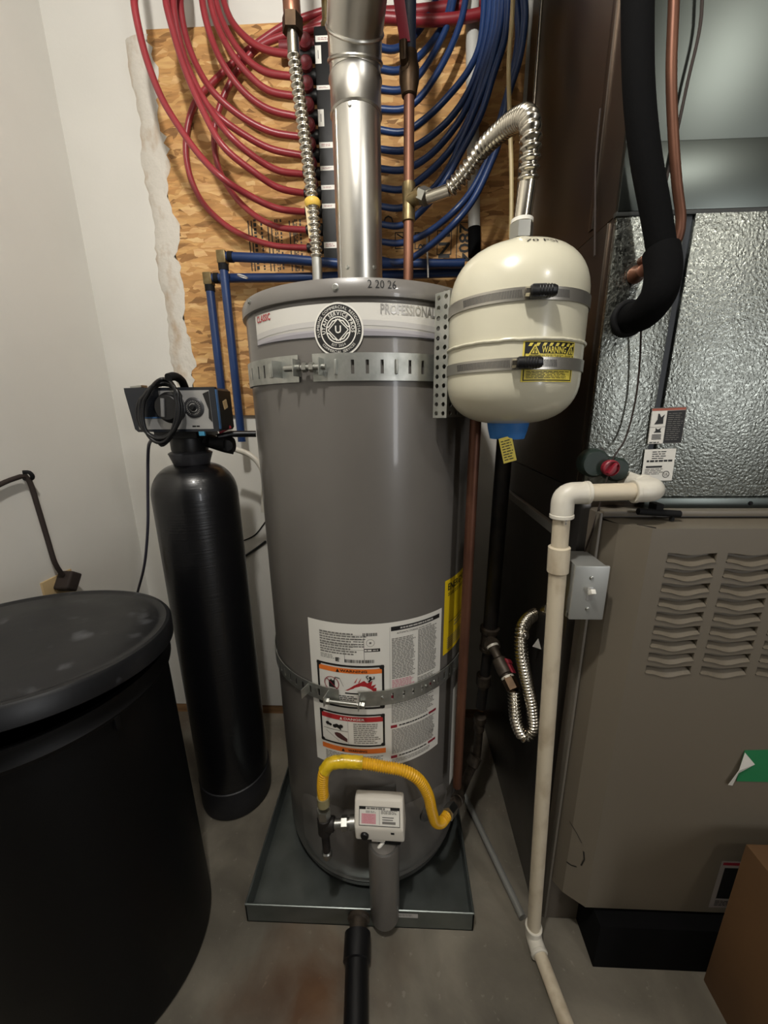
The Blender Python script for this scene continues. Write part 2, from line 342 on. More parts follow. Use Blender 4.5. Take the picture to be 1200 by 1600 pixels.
# ------------------------------------------------------------------ printed matter
_tc = {}
def text2d(body, bold=False):
    k = (body, bold)
    if k not in _tc:
        cu = bpy.data.curves.new('t', 'FONT'); cu.body = body; cu.size = 1; cu.align_x = 'CENTER'; cu.align_y = 'CENTER'; cu.resolution_u = 2
        if bold: cu.offset = .018
        o = bpy.data.objects.new('t', cu); col.objects.link(o)
        me = o.evaluated_get(bpy.context.evaluated_depsgraph_get()).to_mesh()
        vs_ = [(v.co.x, v.co.y) for v in me.vertices]; fs = [list(p.vertices) for p in me.polygons]
        wd = (max(v[0] for v in vs_) - min(v[0] for v in vs_)) if vs_ else 0
        o.evaluated_get(bpy.context.evaluated_depsgraph_get()).to_mesh_clear()
        bpy.data.objects.remove(o); bpy.data.curves.remove(cu); _tc[k] = (vs_, fs, wd)
    return _tc[k]
class Decal:
    def __init__(s, mp, step=.012): s.mp = mp; s.b = MB(); s.mats = []; s.step = step
    def _m(s, m):
        if m not in s.mats: s.mats.append(m)
        s.b.m = s.mats.index(m)
    def rect(s, u0, v0, u1, v1, m, l=1):
        s._m(m); n = max(int(abs(u1 - u0) / s.step), 1)
        p = []; 
        for i in range(n + 1):
            u = u0 + (u1 - u0) * i / n; p += [s.mp(u, v0, l), s.mp(u, v1, l)]
        s.b.add(p, [[2 * i, 2 * i + 2, 2 * i + 3, 2 * i + 1] for i in range(n)])
    def quad(s, a, b_, c, d, m, l=1, n=8):
        """a-b bottom edge, d-c top edge"""
        s._m(m); p = []
        for i in range(n + 1):
            t = i / n; p += [s.mp(a[0] + (b_[0] - a[0]) * t, a[1] + (b_[1] - a[1]) * t, l), s.mp(d[0] + (c[0] - d[0]) * t, d[1] + (c[1] - d[1]) * t, l)]
        s.b.add(p, [[2 * i, 2 * i + 2, 2 * i + 3, 2 * i + 1] for i in range(n)])
    def poly(s, pts, m, l=1): s._m(m); s.b.add([s.mp(u, v, l) for u, v in pts], [list(range(len(pts)))])
    def frame(s, u0, v0, u1, v1, t, m, l=1):
        s.rect(u0, v0, u1, v0 + t, m, l); s.rect(u0, v1 - t, u1, v1, m, l); s.rect(u0, v0, u0 + t, v1, m, l); s.rect(u1 - t, v0, u1, v1, m, l)
    def ring(s, c, r0, r1, m, l=1, n=40, a0=0., a1=360.):
        s._m(m); p = []
        for i in range(n + 1):
            a = R(a0 + (a1 - a0) * i / n)
            for r in (r0, r1): p.append(s.mp(c[0] + r * math.cos(a), c[1] + r * math.sin(a), l))
        s.b.add(p, [[2 * i, 2 * i + 1, 2 * i + 3, 2 * i + 2] for i in range(n)])
    def disc(s, c, r, m, l=1, n=40):
        for k in range(4): s.ring(c, r * k / 4 + 1e-5, r * (k + 1) / 4, m, l, n)
    def line(s, a, b_, t, m, l=1):
        a = V((a[0], a[1])); b_ = V((b_[0], b_[1])); d = (b_ - a).normalized(); n = V((-d.y, d.x)) * t / 2
        s.poly([tuple(a - n), tuple(b_ - n), tuple(b_ + n), tuple(a + n)], m, l)
    def text(s, body, u, v, h, m, l=2, rot=0., width=None, bold=False, align=0):
        vs_, fs, wd = text2d(body, bold); s._m(m); k = h / .7; sx = (width / (wd * k)) if width and wd else 1.; ca, sa = math.cos(R(rot)), math.sin(R(rot))
        off = align * wd * k * sx / 2
        p = []
        for x, y in vs_:
            x = x * k * sx + off; y *= k; p.append(s.mp(u + x * ca - y * sa, v + x * sa + y * ca, l))
        s.b.add(p, fs)
    def arc(s, body, c, r, h, m, mid=90., span=None, inward=False, l=2, bold=False):
        n = len(body); ws = [max(text2d(ch)[2], .25) if ch != ' ' else .35 for ch in body]; tot = sum(ws) + .12 * n; acc = 0
        k = (R(span) * r / tot) if span else h / .7
        for ch, wd in zip(body, ws):
            pos = (acc + (wd + .12) / 2) - tot / 2; acc += wd + .12
            if ch == ' ': continue
            a = R(mid) + (pos * k / r) * (1 if inward else -1)
            s.text(ch, c[0] + r * math.cos(a), c[1] + r * math.sin(a), h, m, l, rot=math.degrees(a) + (90 if inward else -90), width=text2d(ch)[2] * k, bold=bold)
    def lines(s, u0, v0, u1, v1, n, m, l=1, fill=.5, words=True, ragged=.25):
        """n rows of small unreadable print"""
        h = (v1 - v0) / n
        for i in range(n):
            y = v1 - (i + .5) * h; e = u1 - (u1 - u0) * random.random() * ragged; u = u0
            while u < e - .001:
                wl = random.uniform(.004, .011) if words else e - u0; q = min(u + wl, e); s.rect(u, y - h * fill / 2, q, y + h * fill / 2, m, l); u = q + (.0014 if words else 1)
    def vlines(s, u0, v0, u1, v1, n, m, l=1, fill=.5):
        w_ = (u1 - u0) / n
        for i in range(n):
            u = u0 + (i + .5) * w_; v = v1
            while v > v0 + .002:
                q = max(v - random.uniform(.004, .010), v0); s.rect(u - w_ * fill / 2, q, u + w_ * fill / 2, v, m, l); v = q - random.uniform(.002, .006)
    def bars(s, u0, v0, u1, v1, m, l=1):
        u = u0
        while u < u1: wd = random.choice((.0006, .001, .0016)); s.rect(u, v0, min(u + wd, u1), v1, m, l); u += wd + random.choice((.0006, .001, .0014))
    def build(s, name, parent): return s.b.build(name, s.mats, parent, fixn=False)
def cylmap(cx, cy, r, a0, z0, eps=.0004):
    return lambda u, v, l: cylP(cx, cy, r + eps * (l + 1), a0 + u / r, z0 + v)
def planemap(o, U, W, eps=.0003):
    o = V(o); U = V(U).normalized(); W = V(W); W = (W - U * W.dot(U)).normalized(); n = U.cross(W)
    return lambda u, v, l: o + U * u + W * v + n * eps * (l + 1)

# ================================================================== the room
WY = 1.36                     # drywall face at the back
OY = 1.346                    # face of the wood panel fixed to it
LX = -1.0                     # left wall
CZ = 2.5
def slab(name, x0, x1, y0, y1, z0, z1, m): return struct(MB().box(x0, x1, y0, y1, z0, z1).build(name, m))
slab('floor', LX - .1, 3.2, -3.4, WY + .1, -.08, 0, M_conc)
slab('ceiling', LX - .1, 3.2, -3.4, WY + .1, CZ, CZ + .08, mat('bare_ceiling', '#8b867d', .8, noise=(6, '#79746c', .4, .7)))
slab('wall_back', LX - .1, 3.2, WY, WY + .1, .045, CZ, M_wall)
slab('wall_left', LX - .1, LX, -3.4, WY, 0, CZ, M_wall)
M_found = mat('grey_foundation', '#5f5b54', .85, noise=(4, '#524e48', .4, .7))
slab('wall_right', 3.1, 3.2, -3.4, WY, 0, CZ, M_found)
slab('wall_front', LX, 3.1, -3.4, -3.3, 0, CZ, M_found)
fo_ = MB()
for q in ((2.46, 2.52, .42, 2.28), (2.98, 3.04, .42, 2.28), (2.52, 2.98, .42, .48), (2.52, 2.98, 2.22, 2.28)): fo_.box(q[0], q[1], -3.30, -3.25, q[2], q[3])
struct(fo_.build('window_1', M_wall))
slab('trim_1', LX, 3.1, WY + .004, WY + .09, 0, .05, M_wood)       # sill plate under the drywall

# oriented strand board
OX0, OX1, OZ0, OZ1 = -.70, .345, 1.255, 2.292
osb = thing('wood_panel', 'tan strand board panel screwed to the white wall behind the tubing', 'wood panel', (-.17, OY, OZ0))
MB().box(OX0, OX1, OY, WY, OZ0, OZ1).build('board', M_osb, osb)
b = MB(); n = 70; vs_ = []; random.seed(3)
for i in range(n + 1):
    z = OZ0 + .0 + (OZ1 - .01 - OZ0) * i / n; l = -.768 + random.uniform(-.004, .004) + .006 * math.sin(i * .35); r = -.690 + random.uniform(-.009, .009) + .009 * math.sin(i * .5 + 1)
    for t in (0, .12, .4, .62, .85, 1):
        x = l + (r - l) * t; d = (0, .006, .0125, .015, .0145, .0142)[int((0, .12, .4, .62, .85, 1).index(t))]
        vs_.append((x, WY - d - (random.uniform(0, .0022) if 0 < t < 1 else 0) - (.0005 if t == 1 else 0), z))
b.add(vs_, [[i * 6 + j, i * 6 + j + 1, (i + 1) * 6 + j + 1, (i + 1) * 6 + j] for i in range(n) for j in range(5)])
o = b.build('torn_paper_edge', M_mud, osb, angle=80); o['label'] = 'torn drywall paper and joint compound along the panel edge'
# stamps printed on the board
def opx(x, y): p = atY(x, y, OY); return p.x, p.z
def stamp(): return Decal(planemap((0, OY, 0), (1, 0, 0), (0, 0, 1)))
d = stamp()
for x in (386.5, 391.5, 417, 422.5, 451, 457):
    u, v = opx(x, 345); u2, v2 = opx(x + 3, 424); d.rect(u, v2, u + .0035, v, M_ink)
for x, h, n in ((401, .014, 1), (411, .009, 1), (434, .012, 2), (441, .008, 1), (464, .010, 2), (471, .008, 1)):
    u, v = opx(x, 384); d.vlines(u - h / 2, v - .07, u + h / 2, v + .07, n, M_ink, 2, .6)
d.build('stamp_print', osb)
for box, body, x, y, h, wd in (((617, 363, 632, 389), '74', 625, 374, .022, .035), ((648, 363, 671, 389), 'E 8', 659, 377, .026, .05), ((683, 360, 705, 398), '1N', 693, 382, .034, .065), ((714, 347, 737, 404), '2804', 725, 380, .034, .105), (None, 'G', 606, 346, .03, .03)):
    d = stamp()
    if box: u0, v0 = opx(box[0], box[1]); u1, v1 = opx(box[2], box[3]); d.frame(u0, v1, u1, v0, .0025, M_ink)
    u, v = opx(x, y); d.text(body, u, v, h, M_ink, rot=-90, width=wd, bold=body in ('2804', '1N')); d.build('stamp_print', osb)

# ================================================================== water heater
HX, HY, HR = -.087, 1.0, .265
ZT = atY(550, 431, HY - HR).z            # top edge of the lid
ZB = .035
wh = thing('water_heater', 'tall grey cylindrical gas water heater standing in the metal pan', 'water heater', (HX, HY, ZB))
prof = [(.0, ZB), (HR - .012, ZB), (HR - .004, ZB + .004), (HR, ZB + .012), (HR, ZB + .016), (HR, ZB + .4), (HR, ZT - .3), (HR, ZT - .038), (HR, ZT - .035), (HR - .003, ZT - .03)]
MB().lathe(prof, HX, HY, 128).build('jacket', M_heater, wh)
lidp = [(HR - .01, ZT - .034), (HR + .006, ZT - .032), (HR + .007, ZT - .028), (HR + .006, ZT - .012), (HR + .002, ZT - .003), (HR - .008, ZT), (0, ZT + .004)]
lid = MB().lathe(lidp, HX, HY, 128).build('top_lid', M_heater2, wh)
for x, y in ((389, 471), (524, 449), (697, 458)):
    a, z = onCyl(x, y, HX, HY, HR + .007); p = cylP(HX, HY, HR + .006, a, z); screw(wh, p, p - V((HX, HY, z)), .0045)
# draft collar the flue stands on
MB().lathe([(.07, ZT), (.068, ZT + .01), (.056, ZT + .016), (.054, ZT + .03), (.052, ZT + .03)], HX, HY, 48).build('flue_collar', M_heater2, wh)
# bottom skirt seam and dark base ring
MB().lathe([(HR - .02, .022), (HR - .006, .022), (HR - .004, ZB + .002), (HR - .02, ZB + .004)], HX, HY, 96).build('base_ring', M_dgrey, wh)
for k in range(3):
    a = R(20 + 120 * k); p = cylP(HX, HY, HR - .05, a, 0); MB().cyl((p.x, p.y, .003), (p.x, p.y, .03), .02, n=14).build('foot', M_dgrey, wh)

# upper banner
def hcyl(x, y, r=HR): return onCyl(x, y, HX, HY, r)
a0, z0 = hcyl(403, 535); a1, z1 = hcyl(690, 520); _, zt = hcyl(540, 473); _, zb = hcyl(440, 534)
ac = (a0 + a1) / 2; hw = (a1 - a0) / 2 * HR; zc = (zt + zb) / 2; hh = (zt - zb) / 2
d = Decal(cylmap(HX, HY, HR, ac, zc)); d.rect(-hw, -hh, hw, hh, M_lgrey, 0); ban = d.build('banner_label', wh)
d = Decal(cylmap(HX, HY, HR, ac, zc, .0004))
def wave(f0, f1, m, l, n=40):
    d._m(m); p = []
    for i in range(n + 1):
        u = -hw + 2 * hw * i / n; p += [d.mp(u, f0(u / hw), l), d.mp(u, f1(u / hw), l)]
    d.b.add(p, [[2 * i, 2 * i + 2, 2 * i + 3, 2 * i + 1] for i in range(n)])
M_b1 = mat('banner_white', '#cfccc4', .4); M_b2 = mat('banner_light', '#bdbab6', .4); M_b3 = mat('banner_lilac', '#a9a6aa', .4); M_b4 = mat('banner_grey', '#8e8b90', .4)  # flat printed tones of the banner artwork
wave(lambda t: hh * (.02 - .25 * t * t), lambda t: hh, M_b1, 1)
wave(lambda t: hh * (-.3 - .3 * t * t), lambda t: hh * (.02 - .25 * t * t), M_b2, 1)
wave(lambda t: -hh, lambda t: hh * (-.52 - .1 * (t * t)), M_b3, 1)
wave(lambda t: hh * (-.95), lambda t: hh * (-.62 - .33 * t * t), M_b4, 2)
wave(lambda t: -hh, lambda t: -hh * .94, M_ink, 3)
d.text('CLASSIC', -hw + .032, hh * .68, .0115, M_redink, 3, width=.048, bold=True)
M_prof = mat('metallic_letter', '#b5b2ac', .25, .6)
d.text('PROFESSIONAL', hw - .073, hh * .62, .016, M_prof, 3, width=.108, bold=True)
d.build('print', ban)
# round sticker
a, z = hcyl(529, 516); st = Decal(cylmap(HX, HY, HR, a, z, .0005)); RS = .0445
st.disc((0, 0), RS, M_white, 4, 56); rs = st.build('round_sticker', wh); rs['label'] = 'round black and white service sticker'
d = Decal(cylmap(HX, HY, HR, a, z, .0005)); d.disc((0, 0), RS * .93, M_ink, 5, 56)
for r, t in ((.70, .022), (.47, .022)): d.ring((0, 0), RS * (r - t), RS * (r + t), M_white, 6, 56)
d.arc('PLUMBING COMMERCIAL RESIDENTIAL', (0, 0), RS * .815, RS * .105, M_white, 92, 212, l=6)
d.arc('COMMERCIAL SERVICES', (0, 0), RS * .815, RS * .10, M_white, 270, 104, inward=True, l=6)
d.arc('UTAH SERVICE PROS', (0, 0), RS * .585, RS * .135, M_white, 92, 206, l=6, bold=True)
d.arc('EST 2024', (0, 0), RS * .585, RS * .09, M_white, 270, 58, inward=True, l=6)
for q, t in ((.40, .035),):
    for i in range(4):
        A = (RS * q * math.cos(R(90 * i)), RS * q * math.sin(R(90 * i))); B = (RS * q * math.cos(R(90 * i + 90)), RS * q * math.sin(R(90 * i + 90))); d.line(A, B, RS * t, M_white, 6)
for sx in (-1, 1):
    for sy in (-1, 1):
        for A, B in (((.46, .1), (.37, .12)), ((.37, .12), (.2, .33)), ((.2, .33), (.1, .34)), ((.1, .34), (.06, .4))): d.line((RS * A[0] * sx, RS * A[1] * sy), (RS * B[0] * sx, RS * B[1] * sy), RS * .045, M_white, 6)
d.text('U', 0, 0, RS * .27, M_white, 7, bold=True); d.build('print', rs)
# handwritten install date on the lid edge
a, z = onCyl(597, 445, HX, HY, HR + .006); d = Decal(cylmap(HX, HY, HR + .0062, a, z, .0004))
d.text('2 20 26', 0, 0, .0125, M_ink, 1, width=.05); d.build('marker_writing', lid)

# large information label
a0, zt = hcyl(481, 964); a1, _ = hcyl(690, 951); _, zb = hcyl(490, 1179); ac = (a0 + a1) / 2; LW = (a1 - a0) * HR; LH = zt - zb
d = Decal(cylmap(HX, HY, HR, a0, zb)); d.rect(0, 0, LW, LH, M_white, 0); inf = d.build('information_label', wh); inf['label'] = 'white instruction and warning label'
d = Decal(cylmap(HX, HY, HR, a0, zb)); X = lambda t: t * LW; Y = lambda t: t * LH
cs = .555                                    # column split
random.seed(11)
# rating plate
d.lines(X(.09), Y(.80), X(.36), Y(.945), 9, M_grey, 1, .55); d.lines(X(.33), Y(.85), X(.42), Y(.93), 5, M_ink, 1, .3)
d.lines(X(.09), Y(.765), X(.21), Y(.795), 3, M_grey, 1, .4)
for v in (.93, .90, .865, .835): d.rect(X(.09), Y(v), X(.40), Y(v) + .0006, M_grey)
d.rect(X(.265), Y(.77), X(.268), Y(.835), M_grey); d.rect(X(.40), Y(.77), X(.403), Y(.93), M_grey)
d.bars(X(.395), Y(.925), X(.495), Y(.945), M_ink); d.bars(X(.265), Y(.752), X(.47), Y(.773), M_ink); d.lines(X(.20), Y(.752), X(.235), Y(.78), 6, M_ink, 1, .7)
d.ring((X(.445), Y(.882)), .0085, .0092, M_grey); d.disc((X(.445), Y(.882)), .0025, M_grey)
d.rect(X(.40), Y(.825), X(.51), Y(.845), M_ink); d.lines(X(.405), Y(.829), X(.455), Y(.841), 1, M_white, 2, .8); d.lines(X(.46), Y(.829), X(.505), Y(.841), 1, M_lgrey, 2, .6)
# warning block
def rounded(u0, v0, u1, v1, t):
    d.frame(u0, v0, u1, v1, t, M_ink, 2)
    for q in ((u0 + t, v0 + t), (u1 - t, v0 + t), (u0 + t, v1 - t), (u1 - t, v1 - t)): d.disc(q, t * 1.15, M_ink, 2, 16)
bx0, bx1 = X(.055), X(.535)
rounded(bx0, Y(.44), bx1, Y(.735), .005)
d.rect(bx0 + .005, Y(.68), bx1 - .005, Y(.712), M_orange); d.poly([(X(.20), Y(.684)), (X(.225), Y(.684)), (X(.2125), Y(.708))], M_ink, 3); d.text('WARNING', X(.325), Y(.696), .006, M_ink, 3, width=X(.19), bold=True)
c = (X(.165), Y(.60)); d.rect(c[0] - .0075, c[1] - .011, c[0] + .0075, c[1] + .008, M_ink, 2); d.rect(c[0] - .003, c[1] + .008, c[0] + .0, c[1] + .011, M_ink, 2)
d.ring(c, .0165, .0182, M_maroon, 4); d.line((c[0] - .0125, c[1] + .012), (c[0] + .0125, c[1] - .012), .002, M_maroon, 4)
d.line((c[0] + .006, c[1] + .008), (c[0] + .009, c[1] + .018), .0018, M_ink, 3); d.line((c[0] + .009, c[1] + .018), (c[0] + .02, c[1] + .016), .0018, M_ink, 3); d.line((c[0] + .02, c[1] + .016), (c[0] + .028, c[1] - .004), .0007, M_grey, 3)
f = lambda t, s_: (X(.26) + t * X(.22), Y(.562) + s_ * Y(.075))
d.poly([f(*q) for q in ((0, 0), (1, 0), (1.0, .32), (.9, .3), (1.0, .62), (.84, .5), (.88, .95), (.72, .75), (.62, .98), (.5, .8), (.36, .62), (.28, .5), (.14, .22))], M_redink, 2)
for t in (.3, .42): d.poly([f(t, .75), f(t + .05, .8), f(t + .12, 1.25)], M_redink, 2)
c = f(.80, 1.02); d.disc((c[0] + .001, c[1] + .007), .0032, M_ink, 4, 16)
d.line((c[0] - .003, c[1] - .004), (c[0] + .004, c[1] + .005), .004, M_ink, 4); d.line((c[0] - .004, c[1] + .003), (c[0] - .008, c[1] + .010), .002, M_ink, 4); d.line((c[0] - .008, c[1] + .010), (c[0] - .003, c[1] + .013), .002, M_ink, 4); d.line((c[0] + .004, c[1] + .003), (c[0] + .010, c[1] + .004), .002, M_ink, 4); d.line((c[0] + .010, c[1] + .004), (c[0] + .0095, c[1] + .010), .002, M_ink, 4)
d.rect(X(.26), Y(.54), X(.46), Y(.549), M_ink); d.lines(bx0 + .012, Y(.545), X(.17), Y(.553), 1, M_ink, 1, .6)
d.lines(X(.20), Y(.455), X(.36), Y(.528), 6, M_ink, 1, .5)
# danger block
rounded(bx0, Y(.165), bx1, Y(.40), .0045)
d.rect(bx0 + .0045, Y(.345), bx1 - .0045, Y(.38), M_redink); d.text('DANGER', X(.315), Y(.362), .006, M_white, 3, width=X(.15), bold=True); d.poly([(X(.21), Y(.353)), (X(.232), Y(.353)), (X(.221), Y(.373))], M_white, 3)
d.rect(X(.268), Y(.18), X(.272), Y(.345), M_lgrey); d.rect(X(.08), Y(.265), X(.27), Y(.269), M_grey)
d.disc((X(.115), Y(.305)), .005, M_ink, 2, 14); d.disc((X(.135), Y(.30)), .004, M_ink, 2, 14)
for k in range(4): d.disc((X(.17 + .016 * k), Y(.295 + .006 * (k % 2))), .0052, M_ink, 2, 12)
d.line((X(.20), Y(.30)), (X(.215), Y(.275)), .004, M_ink, 2); M_hand = mat('brown_ink', '#4c2a2a', .5)
d.poly([(X(.165), Y(.245)), (X(.185), Y(.252)), (X(.21), Y(.25)), (X(.262), Y(.215)), (X(.262), Y(.19)), (X(.215), Y(.205)), (X(.185), Y(.218)), (X(.17), Y(.23))], M_hand, 2); d.line((X(.10), Y(.25)), (X(.2), Y(.19)), .001, M_grey, 2)
d.lines(X(.31), Y(.185), X(.505), Y(.335), 11, M_grey, 1, .5)
# second warning strip
d.rect(X(.06), Y(.112), X(.54), Y(.148), M_orange); d.text('WARNING', X(.335), Y(.13), .0062, M_ink, 3, width=X(.14), bold=True); d.poly([(X(.215), Y(.119)), (X(.24), Y(.119)), (X(.2275), Y(.142))], M_ink, 3)
d.lines(X(.085), Y(.03), X(.285), Y(.10), 6, M_grey, 1, .5); d.lines(X(.30), Y(.025), X(.53), Y(.095), 6, M_grey, 1, .5)
# right-hand column
d.rect(X(.585), Y(.945), X(.975), Y(.972), M_ink); d.lines(X(.65), Y(.952), X(.91), Y(.965), 1, M_lgrey, 2, .8, ragged=0); d.text('AUTOMATIC STORAGE WATER HEATER', X(.76), Y(.928), .0042, M_ink, 2, width=X(.27))
d.rect(X(.575), Y(.47), X(.578), Y(.97), M_lgrey)
d.lines(X(.59), Y(.63), X(.765), Y(.90), 26, M_grey, 1, .55, ragged=.15); d.lines(X(.785), Y(.61), X(.955), Y(.92), 31, M_grey, 1, .55, ragged=.15)
d.lines(X(.59), Y(.57), X(.765), Y(.625), 5, M_pinkink, 1, .7); d.lines(X(.59), Y(.525), X(.75), Y(.565), 4, M_grey, 1, .5); d.lines(X(.785), Y(.545), X(.95), Y(.60), 6, M_grey, 1, .5)
for v in (.50, .285, .058):
    d.rect(X(.578), Y(v), X(.625), Y(v + .02), M_maroon, 2); d.rect(X(.89), Y(v + .005), X(.965), Y(v + .022), M_maroon, 2); d.lines(X(.64), Y(v + .003), X(.88), Y(v + .018), 1, M_ink, 1, .6, ragged=0)
d.lines(X(.585), Y(.32), X(.955), Y(.485), 15, M_grey, 1, .5); d.lines(X(.585), Y(.09), X(.955), Y(.275), 20, M_grey, 1, .55, ragged=.08); d.lines(X(.585), Y(.02), X(.93), Y(.05), 3, M_grey, 1, .4)
d.text('CE', X(.92), Y(.15), .009, M_grey, 3)
d.build('print', inf)
# yellow energy label and a white sheet further round
def strip(x0, x1, zt, zb, m, name):
    dd = Decal(cylmap(HX, HY, HR, x0, zb)); dd.rect(0, 0, (x1 - x0) * HR, zt - zb, m, 0); return dd.build(name, wh), (x1 - x0) * HR, zt - zb
_, ezt = hcyl(698, 907); ea0, ezb = hcyl(690, 1026)
en, ew, eh = strip(ea0 + .015, ea0 + .62, ezt, ezb, M_yelp, 'energy_label'); en['label'] = 'yellow energy label'
d = Decal(cylmap(HX, HY, HR, ea0 + .015, ezb)); d.text('ENERGYGUIDE', ew * .5, eh * .90, .017, M_ink, 2, width=ew * .86, bold=True); d.lines(ew * .08, eh * .78, ew * .9, eh * .83, 2, M_ink, 1, .4); d.build('print', en); d = Decal(cylmap(HX, HY, HR, ea0 + .015, ezb))
d.rect(ew * .12, eh * .42, ew * .9, eh * .428, M_ink, 2)
d.lines(ew * .1, eh * .05, ew * .9, eh * .22, 6, M_grey, 1, .4); d.lines(ew * .3, eh * .3, ew * .9, eh * .4, 2, M_grey, 1, .4); d.build('print', en)
wa, wz = hcyl(709, 1075); _, wz2 = hcyl(700, 1230); strip(wa - .02, wa + .5, wz, wz2, M_white, 'service_label')

# burner access cover below the label
a0, zt = hcyl(470, 1222); a1, zb = hcyl(694, 1305); ac = (a0 + a1) / 2; hw = (a1 - a0) / 2; b = MB(); vs_ = []; NA, NZ = 40, 8
for i in range(NA + 1):
    t = -1 + 2 * i / NA
    for j in range(NZ + 1):
        s_ = -1 + 2 * j / NZ; q = (1 - abs(t) ** 5) ** (1 / 5) if abs(t) < 1 else 0
        z = (zt + zb) / 2 + s_ * (zt - zb) / 2 * max(q, .02); e = .009 if (abs(s_) < .98 and abs(t) < .98) else .0005
        vs_.append(cylP(HX, HY, HR + e, ac + hw * t, z))
b.add(vs_, [[i * (NZ + 1) + j, (i + 1) * (NZ + 1) + j, (i + 1) * (NZ + 1) + j + 1, i * (NZ + 1) + j + 1] for i in range(NA) for j in range(NZ)])
b.build('burner_cover', M_heater, wh)
a, z = hcyl(665, 1264); p = cylP(HX, HY, HR + .009, a, z); nrm = p - V((HX, HY, z)); nrm.z = 0
MB().spin([(.026, 0), (.026, .003), (.022, .006), (.012, .007)], p, nrm, 32).build('sight_glass', M_dgrey, wh)

# gas control valve
GY = .664
gc = atY(591, 1293, GY); ax = [V((math.cos(R(4)), -.08, math.sin(R(4)))), V((0, 1, 0)), V((-math.sin(R(4)), 0, math.cos(R(4))))]
ax[0].normalize(); ax[1] = ax[2].cross(ax[0]); gw, gh, gd = .058, .043, .037
bq = bmesh.new(); pr = [(.0, -gh), (.0, -.006), (.030, gh - .004), (.036, gh), (.056, gh), (.056, -gh)]
vv = [bq.verts.new(gc + ax[0] * s_ * gw + ax[1] * p_[0] + ax[2] * p_[1]) for s_ in (-1, 1) for p_ in pr]
bq.faces.new(vv[:6]); bq.faces.new(vv[:5:-1])
for i in range(6): bq.faces.new((vv[i], vv[i + 6], vv[(i + 1) % 6 + 6], vv[(i + 1) % 6]))
bmesh.ops.recalc_face_normals(bq, faces=bq.faces); bmesh.ops.bevel(bq, geom=list(bq.edges), offset=.006, segments=3, profile=.6, affect='EDGES')
gv = MB().bm(bq); gvo = gv.build('gas_valve', M_cream, wh); gvo['label'] = 'white gas control valve'
MB().obox(gc + ax[1] * .075, ax, (.035, .03, .03), .004).build('valve_mount', M_dgrey, wh)
sl = (ax[1] * .030 + ax[2] * (gh + .002)).normalized(); d = Decal(planemap(gc - ax[2] * .006 + sl.cross(ax[0]) * -.0003, ax[0], sl)); gl = (-.046, .006, .050, .044)
d.rect(gl[0], gl[1], gl[2], gl[3], M_white, 1); d.frame(gl[0], gl[1], gl[2], gl[3], .0012, M_ink, 2); d.rect(gl[0], gl[3] - .006, gl[0] + .016, gl[3], M_ink, 2); d.rect(gl[2] - .022, gl[3] - .006, gl[2], gl[3], M_ink, 2); d.lines(gl[0] + .018, gl[3] - .006, gl[2] - .024, gl[3] - .0015, 1, M_grey, 2, .8)
d.rect(-.040, .010, -.006, .030, M_pinkink, 2); d.lines(-.036, .011, -.01, .029, 6, M_redink, 3, .12); d.lines(-.03, .031, -.004, .036, 2, M_grey, 2, .5); d.lines(.006, .030, .045, .038, 4, M_grey, 2, .6); d.rect(.002, .009, .0028, .038, M_grey, 2); d.rect(.009, .023, .036, .0245, M_ink, 2); d.rect(.009, .0185, .034, .020, M_ink, 2); d.rect(.009, .011, .040, .016, M_grey, 2)
d.build('print', gvo)
kp = gc + ax[0] * -.034 + ax[2] * -.026; MB().spin([(.0095, 0), (.0095, .004), (.008, .006)], kp, -ax[1], 24).build('knob', M_black, gvo)
MB().obox(gc + ax[0] * .032 - ax[2] * .016, ax, (.004, .001, .0025), .0005).build('indicator_window', M_black, gvo)
MB().obox(gc - ax[0] * .004 - ax[2] * (gh + .002) + ax[1] * .012, ax, (.016, .01, .004), .002).build('lower_latch', M_cream, gvo)
b = MB(); b.obox(gc + ax[0] * .02 - ax[2] * (gh + .008) + ax[1] * .022, ax, (.028, .016, .011), .005); b.obox(gc + ax[0] * .033 - ax[2] * (gh + .002) + ax[1] * .008, ax, (.008, .006, .006), .002); b.build('thermostat_socket', M_blackm, gvo)
# round cover pipe in front of the burner intake
tc0 = atY(597, 1330, .655); tb = atY(599, 1445, .655)
MB().spin([(.036, 0), (.037, .004), (.037, tc0.z - tb.z - .012), (.034, tc0.z - tb.z - .003), (.026, tc0.z - tb.z)], (tc0.x + .003, .678, tb.z), (0, 0, 1), 40).build('intake_cover', M_heater, wh)
MB().torus((tc0.x + .003, .678, tc0.z - .004), (0, 0, 1), .031, .003, 36).build('intake_ring', M_dgrey, wh)
MB().tube(smooth([gc + ax[0] * .01 - ax[2] * (gh + .012) + ax[1] * .012, atY(590, 1327, .662), atY(586, 1334, .67)], .004), .004, 8).build('igniter_lead', M_white, wh)
MB().box(tc0.x - .03, tc0.x + .035, .695, HY - HR + .01, .06, tc0.z - .02).build('intake_duct', M_dgrey, wh)

# supply nipples on top
for x in (495, 638):
    p = atY(x, 430, HY); MB().cyl((p.x, p.y, ZT - .003), (p.x, p.y, ZT + .006), .02, n=24).build('nipple_ring', M_heater2, wh)

